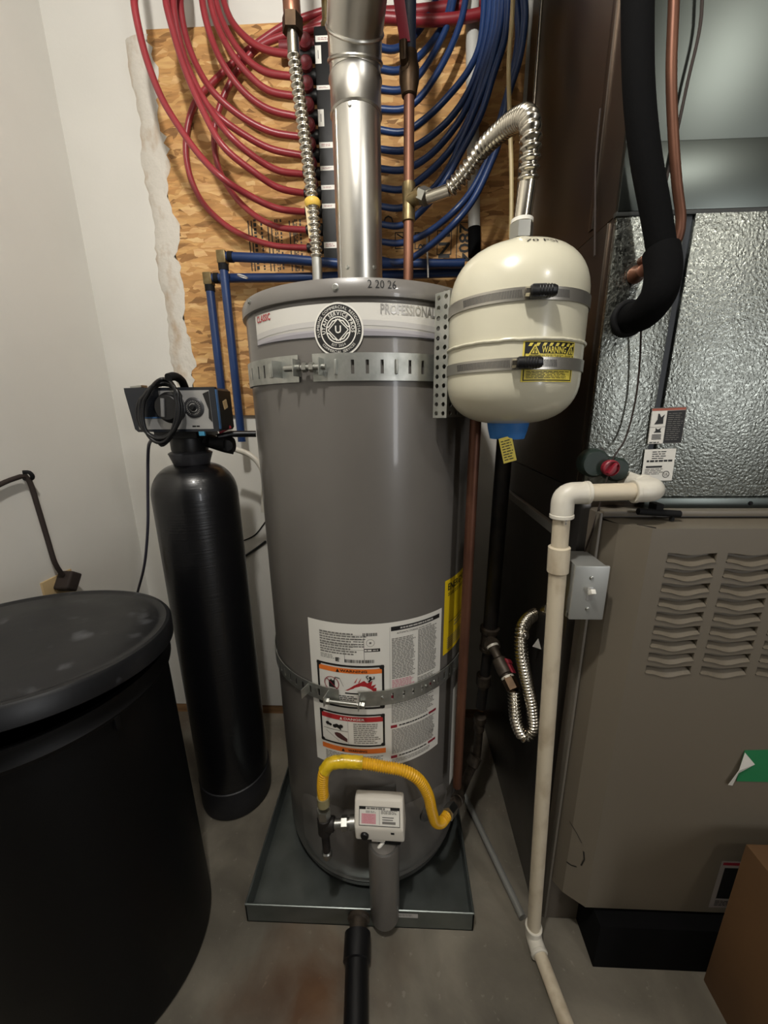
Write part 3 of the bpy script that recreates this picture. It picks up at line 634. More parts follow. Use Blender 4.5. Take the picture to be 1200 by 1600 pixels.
# ------------------------------------------------------------------ drain pan
px0 = atZ(386, 1441, 0).x; px1 = atZ(737, 1440, 0).x; py0 = .668; py1 = py0 + .60; PH = .06
pan = thing('drain_pan', 'square galvanised drain pan under the grey water heater', 'drain pan', ((px0 + px1) / 2, (py0 + py1) / 2, 0))
MB().box(px0, px1, py0, py1, 0, .003).build('pan_floor', M_pan, pan)
for nm, q in (('pan_wall', (px0, px1, py0, py0 + .003)), ('pan_wall', (px0, px1, py1 - .003, py1)), ('pan_wall', (px0, px0 + .003, py0, py1)), ('pan_wall', (px1 - .003, px1, py0, py1))):
    bb = MB(); bb.box(*q, .0, PH); 
    x0, x1, y0, y1 = q; bb.tube([V((x0, y0 + .0015, PH)), V((x1, y1 - .0015, PH))] if y1 - y0 < .01 else [V((x0 + .0015, y0, PH)), V((x0 + .0015, y1, PH))], .0028, 8); bb.build(nm, M_pan, pan)
q = atY(636, 1430, py0); d = Decal(planemap((q.x, py0 - .0002, q.z), (1, 0, 0), (0, 0, 1))); d.rect(-.027, -.0075, .027, .0075, M_lgrey); d.lines(-.022, -.003, .022, .005, 2, M_grey, 2, .4); d.build('sticker', pan)
fx = atY(561, 1437, py0); fz = .034
MB().spin([(.028, 0), (.028, .006), (.022, .01), (.0205, .04)], (fx.x, py0, fz), (0, -1, 0), 28).build('drain_fitting', M_irong, pan)
dp = thing('drain_pipe', 'black plastic drain pipe running from the pan across the concrete floor', 'pipe', (fx.x - .02, .45, 0))
p0 = V((fx.x, py0 - .03, fz)); p1 = V((fx.x + .002, .60, .031)); p2 = atZ(556, 1600, .028); p3 = p2 + (p2 - p1).normalized() * .45; p3.z = .026
MB().tube([p0, p1, p2, p3], .0262, 28).build('pipe', M_black, dp)
MB().spin([(.027, 0), (.0315, .002), (.0315, .05), (.027, .052)], p0, p1 - p0, 28).build('coupling', M_black, dp)

# ================================================================== seismic straps
def strap_band(parent, a0, a1, zc, hw, slots, m, r=HR + .0035, tab0=False, tab1=False):
    """curved steel band with real slots; angles in radians, slots = list of (angle, half width, half height)"""
    cuts = sorted(set([a0, a1] + [s[0] - s[1] for s in slots] + [s[0] + s[1] for s in slots])); e = []
    for p, q in zip(cuts, cuts[1:]):
        n = max(int((q - p) / .02), 1); e += [p + (q - p) * i / n for i in range(n)]
    e.append(cuts[-1]); b = MB()
    zs = lambda sh: [zc - hw, zc - sh, zc + sh, zc + hw]
    sh = slots[0][2] if slots else hw * .5
    vs_ = [cylP(HX, HY, r, a, z) for a in e for z in zs(sh)]; fs = []
    for i in range(len(e) - 1):
        mid = (e[i] + e[i + 1]) / 2; hole = any(abs(mid - s[0]) < s[1] for s in slots)
        for j in range(3):
            if hole and j == 1: continue
            fs.append([i * 4 + j, (i + 1) * 4 + j, (i + 1) * 4 + j + 1, i * 4 + j + 1])
    b.add(vs_, fs); o = b.build('band', m, parent, angle=60); solid(o, .0018, 1); return o
def strap_tab(parent, a, z, hw, h, m):
    """folded ear standing off the band with the bolt through it"""
    p = cylP(HX, HY, HR + .005, a, z); rad = V((math.sin(a), -math.cos(a), 0)); tan = V((math.cos(a), math.sin(a), 0))
    MB().obox(p + rad * .012, (tan, rad, (0, 0, 1)), (.001, .013, hw), .0005).build('ear', m, parent)
def bolt(parent, p0, p1, r=.0045, m=None):
    m = m or M_zinc; d = (V(p1) - V(p0)).normalized()
    MB().cyl(p0, p1, r, n=14).build('bolt', m, parent)
    return d
def hA(x, y): return onCyl(x, y, HX, HY, HR + .004)
def mkstrap(label, zc, hw, left, right, gap_bolt, slots_px, back, ears):
    t = thing('seismic_strap', label, 'strap', (HX, HY - HR, zc - hw), 'steel straps round the water heater')
    sl = sorted(hA(x, y)[0] for x, y in slots_px); w_ = .0028 / HR; S = [(a, w_, hw * .5) for a in sl]
    # carry the slot pattern on round the sides
    a = sl[0] - .09
    while a > -1.75: S.append((a, w_, hw * .5)); a -= .09
    a = sl[-1] + .09
    while a < 1.75: S.append((a, w_, hw * .5)); a += .09
    aL = hA(*left)[0]; aR = hA(*right)[0]
    strap_band(t, -2.0, aL, zc, hw, [s for s in S if s[0] < aL - .02], M_galvs)
    strap_band(t, aR, 2.0, zc, hw, [s for s in S if s[0] > aR + .02], M_galvs)
    for a in ears: strap_tab(t, a, zc, hw * .62, 0, M_galvs)
    return t, aL, aR
# upper
_, zu = hA(560, 572); zu2 = (hA(430, 580)[1] + zu) / 2
us, aL, aR = mkstrap('slotted galvanised strap bolted round the heater below the round sticker', zu2, .0238, (467, 580), (489, 573), None,
    [(395, 580), (405, 580), (414, 580), (551, 572), (574, 571), (597, 570), (640, 570), (660, 570), (679, 569)], None, [hA(441, 578)[0], hA(470, 577)[0], hA(506, 574)[0]])
rb = HR + .016
def rimpt(x, y, z, r): return cylP(HX, HY, r, onCyl(x, y, HX, HY, r)[0], z)
b0 = rimpt(446, 577, zu2, rb); b1 = rimpt(470, 576, zu2, rb + .002); b2 = rimpt(509, 573, zu2, rb)
bolt(us, b0, b1, .006); bolt(us, b1, b2, .005)
dd = (b2 - b1).normalized()
for q, r_ in ((b1 + dd * .004, .0085), (b1 + dd * .018, .0085)): MB().hexnut(q, q + dd * .008, r_).build('nut', M_zinc, us)
for x in (425, 525, 619):          # pressed lugs
    a, _ = hA(x, 575); p = cylP(HX, HY, HR + .0045, a, zu2); rad = V((math.sin(a), -math.cos(a), 0)); MB().obox(p + rad * .003, ((math.cos(a), math.sin(a), 0), rad, (0, 0, 1)), (.0045 if x == 425 else .0025, .003, .013), .002).build('lug', M_galvs, us)
# lower
_, zl = hA(590, 1091)
ls, aL, aR = mkstrap('slotted galvanised strap bolted over the white instruction label', zl, .0195, (530, 1090), (560, 1090), None,
    [(499, 1084), (613, 1087), (631, 1084)], None, [hA(514, 1092)[0], hA(562, 1094)[0], hA(483, 1084)[0]])
b0 = rimpt(512, 1100, zl - .009, HR + .014); b1 = rimpt(566, 1103, zl - .009, HR + .014); bolt(ls, b0, b1, .0042)
dd = (b1 - b0).normalized()
for q in (b0 - dd * .002, b1 - dd * .010, b1 - dd * .001): MB().hexnut(q, q + dd * .007, .0075).build('nut', M_zinc, ls)
for x, y in ((597, 1087), (665, 1078), (678, 1072)):
    a, _ = hA(x, y); p = cylP(HX, HY, HR + .0045, a, zl + .002); rad = V((math.sin(a), -math.cos(a), 0)); MB().spin([(.004, 0), (.0035, .003), (.001, .004)], p, rad, 14).build('rivet', M_zinc, ls)

# ================================================================== flue
fl = thing('flue_pipe', 'shiny galvanised vent pipe rising from the water heater lid', 'flue pipe', (HX, HY, ZT + .01))
FX = atY(562, 400, HY).x; FR = .0515
def fz(y): return atY(562, y, HY).z
z_a, z_b, z_c, z_d = ZT + .012, fz(180), fz(128), fz(108)
MB().lathe([(FR - .001, z_a), (FR, z_a + .002), (FR, z_b), (FR - .0015, z_b)], FX, HY, 64).build('lower_pipe', M_flue, fl)
MB().lathe([(FR + .0012, z_b - .006), (FR + .0035, z_b - .003), (FR + .0015, z_b), (FR + .0015, z_c - .004), (FR + .004, z_c), (FR + .0015, z_c + .004)], FX, HY, 64).build('pipe_collar', M_flue, fl)
sa_ = R(-52); MB().obox(cylP(FX, HY, FR + .0004, sa_, (z_a + z_b) / 2), ((math.cos(sa_), math.sin(sa_), 0), (math.sin(sa_), -math.cos(sa_), 0), (0, 0, 1)), (.0035, .0009, (z_b - z_a) / 2 - .004), .0006).build('lock_seam', M_flue, fl)
# gored elbow leaning towards the room
cl = [V((FX, HY, z_c)), V((FX + .001, HY - .002, fz(112)))]
up = [atY(566, 70, .955), atY(568, 20, .86), atY(570, -60, .70), atY(572, -130, .56)]
C = [V((FX, HY, z_c)), V((FX + .001, HY - .005, z_c + .028)), V((FX + .004, HY - .030, z_c + .062)), V((FX + .026, HY - .12, z_c + .105)), V((FX + .12, HY - .62, z_c + .36))]
for i in range(4):
    p, q = C[i], C[i + 1]
    tp = ((C[i] - C[i - 1]).normalized() if i else V((0, 0, 1))) + (q - p).normalized(); tq = (q - p).normalized() + ((C[i + 2] - q).normalized() if i < 3 else (q - p).normalized())
    b = MB(); n = 56; vs_ = []; dr = (q - p).normalized(); ux = V((1, 0, 0)); ux = (ux - dr * ux.dot(dr)).normalized(); uy = dr.cross(ux); rr = FR + .001 + .0012 * i
    for pt, nn in ((p, tp.normalized()), (q, tq.normalized())):
        for j in range(n):
            a = 2 * math.pi * j / n; e = ux * math.cos(a) * rr + uy * math.sin(a) * rr; k = -e.dot(nn) / dr.dot(nn); vs_.append(pt + e + dr * k)
    b.add(vs_, [[j, (j + 1) % n, n + (j + 1) % n, n + j] for j in range(n)]); b.build('elbow_gore', M_flue, fl)
    if i:
        b = MB(); ring = []
        for j in range(n): ring.append(vs_[j])
        b.tube(ring + [ring[0]], .0032, 8, False); b.build('gore_bead', M_flue, fl)
for x, y, zz in ((547, 163, z_b + .012), (543, 418, z_a + .008), (585, 418, z_a + .008)):
    a, z = onCyl(x, y, FX, HY, FR); p = cylP(FX, HY, FR, a, z); screw(fl, p, p - V((FX, HY, z)), .0035)
a, z = onCyl(548, 163, FX, HY, FR)

# ================================================================== hot side flexible connector
hf = thing('flexible_connector', 'corrugated steel water connector with yellow tape rising left of the flue', 'water connector', (atY(495, 430, HY).x, HY, ZT))
pt = lambda x, y, Y=HY: atY(x, y, Y)
base = pt(495, 428); MB().cyl((base.x, base.y, ZT), pt(495, 404), .0115, n=20).build('nipple', M_zinc, hf)
cp = smooth([pt(495, 404), pt(493, 375), pt(489.5, 330), pt(485, 285), pt(477, 222), pt(468, 155), pt(459, 86)], .01)
MB().corr(cp, .0096, .0146, .0120).build('corrugated_tube', M_steel, hf, angle=88)
MB().tube([pt(459, 88), pt(457.5, 48)], .0125, 20).build('sleeve', M_steel, hf)
MB().hexnut(pt(457.5, 52), pt(457, 28), .021).build('nut', M_brassd, hf)
MB().spin([(.016, 0), (.0175, .01), (.0175, .04), (.013, .047), (.0185, .05), (.0185, .085), (.012, .09), (.0112, .42)], pt(457, 30), pt(454, -20) - pt(457, 30), 24).build('copper_adapter', M_copper, hf)
q = pt(488.5, 321); dq = (pt(486, 300) - q).normalized(); MB().spin([(.0155, -.004), (.0175, .0), (.0175, .008), (.0155, .011)], q, dq, 24).build('tape_wrap', M_tape, hf)
b = MB(); b.obox(pt(483.5, 348) + V((0, -.006, 0)), ((1, 0, .0), (0, 1, 0), (-.08, 0, 1)), (.0042, .0008, .033)); o = b.build('tape_tail', mat('aged_tape', '#c7b48a', .5), hf)

# ================================================================== cold side copper riser
cr = thing('copper_riser', 'copper cold water pipe with brass tee rising right of the flue', 'copper pipe', (pt(638, 430).x, HY, ZT))
cx = pt(638, 430).x
zz = lambda y: pt(638, y).z
xx = lambda y: pt(638, y).x
MB().cyl((cx, HY, ZT), (cx, HY, zz(345)), .0112, n=24).build('lower_pipe', M_copper, cr)
MB().cyl((cx, HY, zz(290)), (cx, HY, zz(140)), .0112, n=24).build('upper_pipe', M_copd, cr)
tz = zz(316); b = MB(); b.spin([(.0118, zz(347)), (.0145, zz(346)), (.0145, zz(331)), (.0135, zz(329)), (.0135, zz(304)), (.0145, zz(302)), (.0145, zz(287)), (.0118, zz(286))], (cx, HY, 0), (0, 0, 1), 28)
tdir = V((.75, -.62, .1)).normalized(); b.spin([(.0135, 0), (.0135, .022), (.016, .024), (.016, .034)], (cx, HY, tz), tdir, 24); b.build('tee', M_brass, cr)
b = MB(); b.spin([(.013, zz(152)), (.0155, zz(150)), (.0175, zz(140)), (.0205, zz(128)), (.0205, zz(108)), (.0175, zz(98)), (.016, zz(84)), (.0135, zz(82))], (cx, HY, 0), (0, 0, 1), 24)
b.spin([(.010, 0), (.010, .02), (.007, .022)], (cx, HY, zz(112)), (-.5, -.85, 0), 16); b.build('shutoff_valve', M_brassd, cr)
MB().cyl((cx, HY, zz(86)), (cx, HY, CZ - .002), .0132, n=20).build('dark_pipe', mat('dark_blue_pipe', '#1a2436', .45), cr)
h0 = pt(633, 66, HY - .03); h1 = pt(622, -10, HY - .05); MB().obox((h0 + h1) / 2, (V((1, 0, 0)), (h1 - h0).cross(V((1, 0, 0))), h1 - h0), (.0105, .003, (h1 - h0).length / 2), .002).build('red_handle', M_redp, cr)
MB().tube([pt(630, 64, HY - .03), pt(631, 90, HY - .025), pt(634, 108, HY - .005)], .0085, 12).build('handle_stem', M_brassd, cr)

# ================================================================== expansion tank
EX, EY, ER = .196, .72, .110
ez = lambda y: atY(790, y, EY - ER * .8).z
ztop = atY(813, 366, EY).z - .018; zbot = atY(787, 664, EY - .05).z
et = thing('expansion_tank', 'cream painted expansion tank strapped beside the water heater', 'expansion tank', (EX, EY, zbot))
Hh = ztop - zbot; prof = []
for i in range(13):
    a = R(90 * i / 12); prof.append((ER * (math.sin(a) ** .72), zbot + .072 * (1 - math.cos(a) ** .9)))
for i in range(13):
    a = R(90 - 90 * i / 12); prof.append((ER * (math.sin(a) ** .72), ztop - .085 * (1 - math.cos(a) ** .9)))
zs_ = atY(790, 530, EY - ER).z
body = MB().lathe(prof, EX, EY, 96).build('tank_body', M_exp, et)
b = MB(); n = 96; path = [cylP(EX, EY, ER + .0005, 2 * math.pi * i / n, zs_ + random.uniform(-.0006, .0006)) for i in range(n)]; b.tube(path + [path[0]], .0028, 8, False); b.build('weld_seam', M_exp, et)
MB().lathe([(.014, ztop - .006), (.02, ztop - .004), (.02, ztop + .008), (.014, ztop + .01)], EX, EY, 32).build('port_boss', M_exp, et)
MB().lathe([(.020, zbot - .026), (.030, zbot - .026), (.034, zbot - .012), (.037, zbot + .004), (.02, zbot + .01)], EX, EY, 40).build('blue_cap', M_bluec, et)
tg = atY(789, 683, EY - .03); d = Decal(planemap((tg.x, tg.y, tg.z), (1, 0, .28), (-.28, 0, 1)), .05); d.rect(-.0115, -.045, .0115, 0, M_yelw, 0); to = d.build('hang_tag', et); solid(to, .0006)
d = Decal(planemap((tg.x, tg.y - .0006, tg.z), (1, 0, .28), (-.28, 0, 1)), .05); d.lines(-.009, -.042, .009, -.004, 8, M_ink, 1, .35); d.build('print', to)
def eC(x, y): return onCyl(x, y, EX, EY, ER)
a0, zt = eC(818, 531); a1, _ = eC(897, 545); _, zb = eC(815, 597); EW = (a1 - a0) * ER; EHh = zt - zb
d = Decal(cylmap(EX, EY, ER, a0, zb)); d.rect(0, 0, EW, EHh, M_yelw, 0); wl = d.build('warning_label', et); wl['label'] = 'yellow and black warning label'
d = Decal(cylmap(EX, EY, ER, a0, zb)); X = lambda t: t * EW; Y = lambda t: t * EHh
d.frame(X(.03), Y(.03), X(.97), Y(.95), .0014, M_ink, 1); d.rect(X(.03), Y(.68), X(.97), Y(.95), M_ink, 1)
for k in range(8):
    u = .08 + .115 * k; d.poly([(X(u), Y(.85)), (X(u + .055), Y(.85)), (X(u + .085), Y(.925)), (X(u + .03), Y(.925))], M_yelw, 2)
for u in (.19, .87): d.poly([(X(u - .1), Y(.64)), (X(u + .1), Y(.64)), (X(u), Y(.90))], M_yelw, 3); d.poly([(X(u - .065), Y(.665)), (X(u + .065), Y(.665)), (X(u), Y(.845))], M_ink, 4); d.poly([(X(u - .045), Y(.68)), (X(u + .045), Y(.68)), (X(u), Y(.81))], M_yelw, 5); d.rect(X(u) - .0008, Y(.715), X(u) + .0008, Y(.775), M_ink, 6); d.disc((X(u), Y(.697)), .0009, M_ink, 6, 10)
d.text('WARNING', X(.54), Y(.755), .0085, M_yelw, 3, width=X(.46), bold=True)
d.text('ALL EXPANSION TANKS UNTIL', X(.5), Y(.605), .0042, M_ink, 2, width=X(.8)); d.lines(X(.08), Y(.5), X(.92), Y(.56), 2, M_ink, 1, .35); d.lines(X(.08), Y(.08), X(.92), Y(.27), 5, M_ink, 1, .4); d.lines(X(.08), Y(.28), X(.92), Y(.5), 5, M_ink, 1, .35); d.build('print', wl)
# handwriting near the neck
def dome(a):
    hd_ = V((-.10, -.995, 0)); return V((EX, EY, ztop - .085 * (1 - math.cos(a) ** .9))) + hd_ * ER * (math.sin(a) ** .72)
def domemap(u, v, l, am=R(44)):
    rm = ER * math.sin(am) ** .72; ph = -.10 + (u + .016) / rm; a_ = am - v / .095; r_ = ER * math.sin(a_) ** .72 + .0005 * (l + 1) * .7
    return cylP(EX, EY, r_, ph, ztop - .085 * (1 - math.cos(a_) ** .9) + .0005 * (l + 1) * .7)
d = Decal(domemap); d.text('70 PSI', 0, 0, .0085, M_ink, 1, width=.046); d.build('marker_writing', et)

# worm-drive clamps
def clamp(y_l, y_m, hpx, label):
    ha, hz = eC(*hpx); z = hz
    t = thing('hose_clamp', label, 'clamp', (EX, EY, z - .008), 'steel clamps on the expansion tank')
    hw = .0086; prof = [(ER + .0004, z - hw), (ER + .0016, z - hw), (ER + .0016, z + hw), (ER + .0004, z + hw)]
    b = MB(); n = 200
    b.add([cylP(EX, EY, ER + .0012, 2 * math.pi * i / n, z + s_ * hw) for i in range(n) for s_ in (-1, 1)], [[2 * i, 2 * ((i + 1) % n), 2 * ((i + 1) % n) + 1, 2 * i + 1] for i in range(n)]); o = b.build('band', mat('clamp_band', '#b5b1a8', .34, .85), t, angle=60); solid(o, .001, 1)
    b = MB()
    for rng in ((ha - 1.0, ha - .17), (ha + .12, ha + .46)):
        a = rng[0]
        while a < rng[1]:
            p = cylP(EX, EY, ER + .0022, a, z); rad = V((math.sin(a), -math.cos(a), 0)); tan = V((math.cos(a), math.sin(a), 0)); b.obox(p, (tan + V((0, 0, .15)), rad, V((0, 0, 1)) - tan * .15), (.0006, .0003, .0052)); a += .019
    o = b.build('thread_slots', M_dgrey, t); o['kind'] = 'stuff'
    rad = V((math.sin(ha), -math.cos(ha), 0)); tan = V((math.cos(ha), math.sin(ha), 0)); p = cylP(EX, EY, ER + .009, ha, z)
    b = MB(); b.obox(p, (tan, rad, (0, 0, 1)), (.010, .007, .0085), .002); b.spin([(.0065, -.012), (.0082, -.01), (.0082, .02), (.0065, .024)], p + tan * .0 + rad * .002, tan, 18); b.build('worm_housing', M_black, t)
    b = MB(); 
    for k in range(5): b.torus(p + rad * .002 + tan * (.0 + .004 * k), tan, .0079, .0011, 20, 6)
    b.build('worm_screw', M_black, t)
    MB().hexnut(p - tan * .018 + rad * .001, p - tan * .010 + rad * .001, .0062).build('screw_head', M_steel, t)
    return t
clamp(480, 460, (838, 458), 'steel worm clamp round the upper half of the expansion tank')
clamp(575, 570, (818, 568), 'steel worm clamp crossing the yellow warning label on the expansion tank')

# perforated bracket between the two tanks
dirv = V((EX - HX, EY - HY, 0)); dist = dirv.length; dirv.normalize(); side = V((dirv.y, -dirv.x, 0))   # towards the room's left/front
cpt = V((HX, HY, 0)) + dirv * (HR + .012)
zt = atY(690, 468, .80).z; zb = atY(690, 652, .80).z
br = thing('mounting_bracket', 'perforated galvanised bracket between the water heater and the expansion tank', 'bracket', (cpt.x, cpt.y, zb))
def perf(parent, o, U, cols, rows, cw, ch, r, name):
    b = MB(); o = V(o)
    for i in range(cols):
        for j in range(rows):
            c = o + U * (cw * (i + .5)) + V((0, 0, ch * (j + .5))); q = [(-cw / 2, -ch / 2), (0, -ch / 2), (cw / 2, -ch / 2), (cw / 2, 0), (cw / 2, ch / 2), (0, ch / 2), (-cw / 2, ch / 2), (-cw / 2, 0)]
            inn = [(r * math.cos(R(a)), r * math.sin(R(a))) for a in (225, 270, 315, 0, 45, 90, 135, 180)]
            b.add([c + U * p[0] + V((0, 0, p[1])) for p in q + inn], [[k, (k + 1) % 8, 8 + (k + 1) % 8, 8 + k] for k in range(8)])
    o_ = b.build(name, M_galvs, parent, angle=60); solid(o_, .0018); return o_
s0 = cpt - side * .0
fo = V((HX, HY, 0)) + dirv * (HR + .010)
left = side if side.x < 0 else -side
rows = 13; ch = (zt - zb) / rows
perf(br, fo + left * .062 + V((0, 0, zb)), -left, 6, rows, .0205, ch, .0046, 'perforated_web')
fl0 = fo + left * .062 + V((0, 0, zb)); perf(br, fl0, dirv, 2, rows, .016, ch, .0042, 'perforated_flange')
p = fo + left * .05 + V((0, 0, zb + .008)) + dirv * .001; screw(br, p, dirv, .004)

# flexible line from the tee to the expansion tank
ef = thing('flexible_connector', 'corrugated steel connector arching from the brass tee to the expansion tank', 'water connector', (EX, EY, ztop))
t0 = V((cx, HY, tz)) + tdir * .034
P = lambda x, y, Y: atY(x, y, Y)
n1 = P(668, 309, .965); n2 = P(702, 297, .945)
MB().hexnut(t0, n1, .0165).build('nut', M_zinc, ef); MB().tube([n1, n2], .0118, 20).build('sleeve', M_steel, ef)
top = [n2, P(725, 272, .925), P(752, 235, .89), P(785, 203, .83), P(808, 187, .775), P(823, 184, .735), P(829, 200, .715), P(829, 235, .712), P(824, 288, EY)]
MB().corr(smooth(top, .006), .0116, .0168, .0115, 24).build('corrugated_tube', M_steel, ef, angle=88)
s1 = P(824, 286, EY); s2 = V((EX, EY, ztop + .036)); MB().tube([s1, s2], .0135, 22).build('sleeve', M_steel, ef)
MB().spin([(.0135, 0), (.017, .001), (.017, .006), (.0135, .007)], s2 - V((0, 0, .004)), (0, 0, 1), 24).build('washer', M_white, ef)
MB().hexnut((EX, EY, ztop + .010), (EX, EY, ztop + .032), .0185).build('nut', M_zinc, ef); MB().cyl((EX, EY, ztop - .004), (EX, EY, ztop + .016), .0125, n=20).build('nipple', M_zinc, ef)

# ================================================================== manifold on the panel
MY = 1.272
mf = thing('manifold', 'black plumbing manifold with red valves and white labels on the strand board', 'manifold', (-.16, MY, atY(510, 404, MY).z))
m0 = atY(497, 40, MY); m1 = atY(506, 405, MY); mx1 = -.115
MB().box(m1.x + .0, mx1, MY, OY, m1.z, m0.z, .004).build('manifold_body', M_black, mf)
MX0 = m1.x
for x0, y0, x1, y1 in ((493, 55, 518, 66), (493, 71, 501, 100), (494, 133, 515, 141), (497, 171, 505, 198), (497, 222, 519, 232), (498, 259, 520, 267), (499, 289, 520, 297), (502, 318, 523, 326), (506, 378, 527, 388)):
    a, b_ = atY(x0, y1, MY), atY(x1, y0, MY); sh = max(MX0 + .002 - a.x, 0)
    d = Decal(planemap((0, MY, 0), (1, 0, 0), (0, 0, 1)), .05); d.rect(a.x + sh, a.z, b_.x + sh, b_.z, M_white, 1); lo = d.build('port_label', mf)
    d = Decal(planemap((0, MY, 0), (1, 0, 0), (0, 0, 1)), .05)
    if b_.x - a.x > b_.z - a.z: d.lines(a.x + sh + .006, a.z + .003, b_.x + sh - .006, b_.z - .003, 2, M_maroon, 2, .35)
    else: d.rect((a.x + b_.x) / 2 + sh - .001, a.z + .01, (a.x + b_.x) / 2 + sh + .001, b_.z - .01, M_grey, 2)
    d.build('print', lo)
ry = [87, 121, 152, 184, 215, 244, 273, 303, 332, 360, 388]
PY_ = 1.285
port = []
for i, y in enumerate(ry):
    z = atY(470, y, PY_).z; port.append(z)
    b = MB(); b.spin([(.0135, 0), (.0155, .003), (.0155, .022), (.012, .03), (.0125, .05), (.0105, .052)], (MX0 + .002, PY_, z), (-1, 0, 0), 18); b.build('port_fitting', M_black, mf)
    b = MB(); b.spin([(.015, 0), (.0165, .003), (.0165, .014), (.012, .018), (.006, .015)], (MX0 - .022, PY_ - .012, z + .014), (0, -1, 0), 20); b.build('red_valve', mat('dark_red_valve', '#6d2027', .45), mf)
for i in range(12):
    z = port[0] - (port[0] - port[-1]) * (i - .3) / 10.; MB().spin([(.0135, 0), (.0155, .003), (.0155, .022), (.012, .03), (.0125, .05)], (mx1 - .002, PY_, z), (1, 0, 0), 16).build('port_fitting', M_black, mf)
q = atY(511, 36, MY); MB().spin([(.016, 0), (.016, .03), (.012, .034), (.012, CZ - m0.z - .002)], (MX0 + .03, MY + .035, m0.z - .002), (0, 0, 1), 20).build('brass_inlet', M_brass, mf)
q = atY(505, 38, MY); MB().tube([V((MX0 - .0, MY + .04, m0.z - .012)), V((MX0 - .1, MY + .04, m0.z - .012))], .014, 14).build('hot_inlet', mat('dark_red_valve', '#6d2027', .45), mf)

# ------------------------------------------------------------------ red tubes
S1 = .26667
reds = [
 [(1000, 325), (800, 290), (690, 220), (600, 110), (555, -20), (530, -160)],
 [(1000, 460), (800, 420), (690, 340), (600, 220), (535, 80), (505, -40), (490, -160)],
 [(1000, 575), (820, 530), (700, 430), (600, 300), (515, 130), (480, -20), (465, -160)],
 [(1000, 695), (820, 640), (680, 540), (560, 380), (480, 200), (435, 0), (420, -160)],
 [(1000, 808), (830, 770), (660, 680), (500, 540), (400, 380), (335, 200), (305, 0), (300, -160)],
 [(1000, 918), (830, 870), (680, 790), (540, 690), (420, 560), (335, 380), (275, 180), (245, 0), (240, -160)],
 [(1000, 1028), (880, 1000), (740, 920), (600, 800), (480, 640), (375, 450), (305, 250), (265, 0), (262, -160)],
 [(1000, 1138), (880, 1100), (740, 1010), (560, 860), (440, 650), (340, 420), (270, 200), (222, 0), (205, -160)],
 [(1005, 1247), (870, 1220), (700, 1140), (560, 1050), (420, 910), (310, 760), (200, 580), (120, 380), (70, 200), (35, 0), (20, -160)],
 [(1010, 1352), (880, 1330), (740, 1260), (610, 1130), (530, 980), (505, 800), (540, 620), (640, 420), (760, 280), (900, 215), (1100, 165), (1250, 130)],
 [(1010, 1458), (860, 1440), (700, 1390), (560, 1310), (440, 1190), (370, 1050), (340, 900), (350, 740), (400, 590), (500, 480), (660, 330), (780, 240), (920, 150), (1120, 75), (1260, 40)]]
rlab = ['red tube on the topmost manifold port', 'red tube on the second manifold port down', 'red tube on the third manifold port down', 'red tube on the fourth manifold port down', 'red tube on the fifth manifold port down', 'red tube on the sixth manifold port down', 'red tube on the seventh manifold port down', 'red tube on the eighth manifold port down', 'red tube on the third port from the bottom, sweeping out over the white wall', 'red tube on the next to lowest port, looping back up to the right', 'red tube on the lowest port, looping wide and back up to the right']
ydep = [1.30, 1.283, 1.266, 1.249, 1.232, 1.215, 1.198, 1.181, 1.164, 1.318, 1.335]
for i, pth in enumerate(reds):
    pts = []
    for k, (x, y) in enumerate(pth):
        t = min(k / 3., 1); Yd = PY_ + (ydep[i] - PY_) * t; p = atY(200 + x * S1, y * S1, Yd)
        if k == 0: p.z = port[i]; p.x = MX0 - .045; p.y = PY_
        pts.append(p)
    if i < 9: pts[-1].y += .02; pts.append(V((pts[-1].x, pts[-1].y, CZ - .002)))
    tag(MB().tube(smooth(pts, .012), .0083, 12).build('water_tube', M_red), rlab[i], 'tube', 'red hot water tubes')
# heavy red mains crossing at the top
for k, (pp, r_) in enumerate(((((470, 62), (505, 38), (560, 26), (640, 22), (740, 8), (800, -8)), .0145), (((600, 30), (660, 34), (720, 30), (790, 14)), .012))):
    Yd = 1.332 if k == 0 else 1.29
    tag(MB().tube(smooth([atY(x, y - 2, Yd) for x, y in pp], .02), r_, 14).build('main_tube', mat('dark_red_pipe', '#7d2027', .4)), ('thick dark red main pipe passing behind the flue near the top', 'dark red pipe crossing the blue tubes above the board')[k], 'pipe')

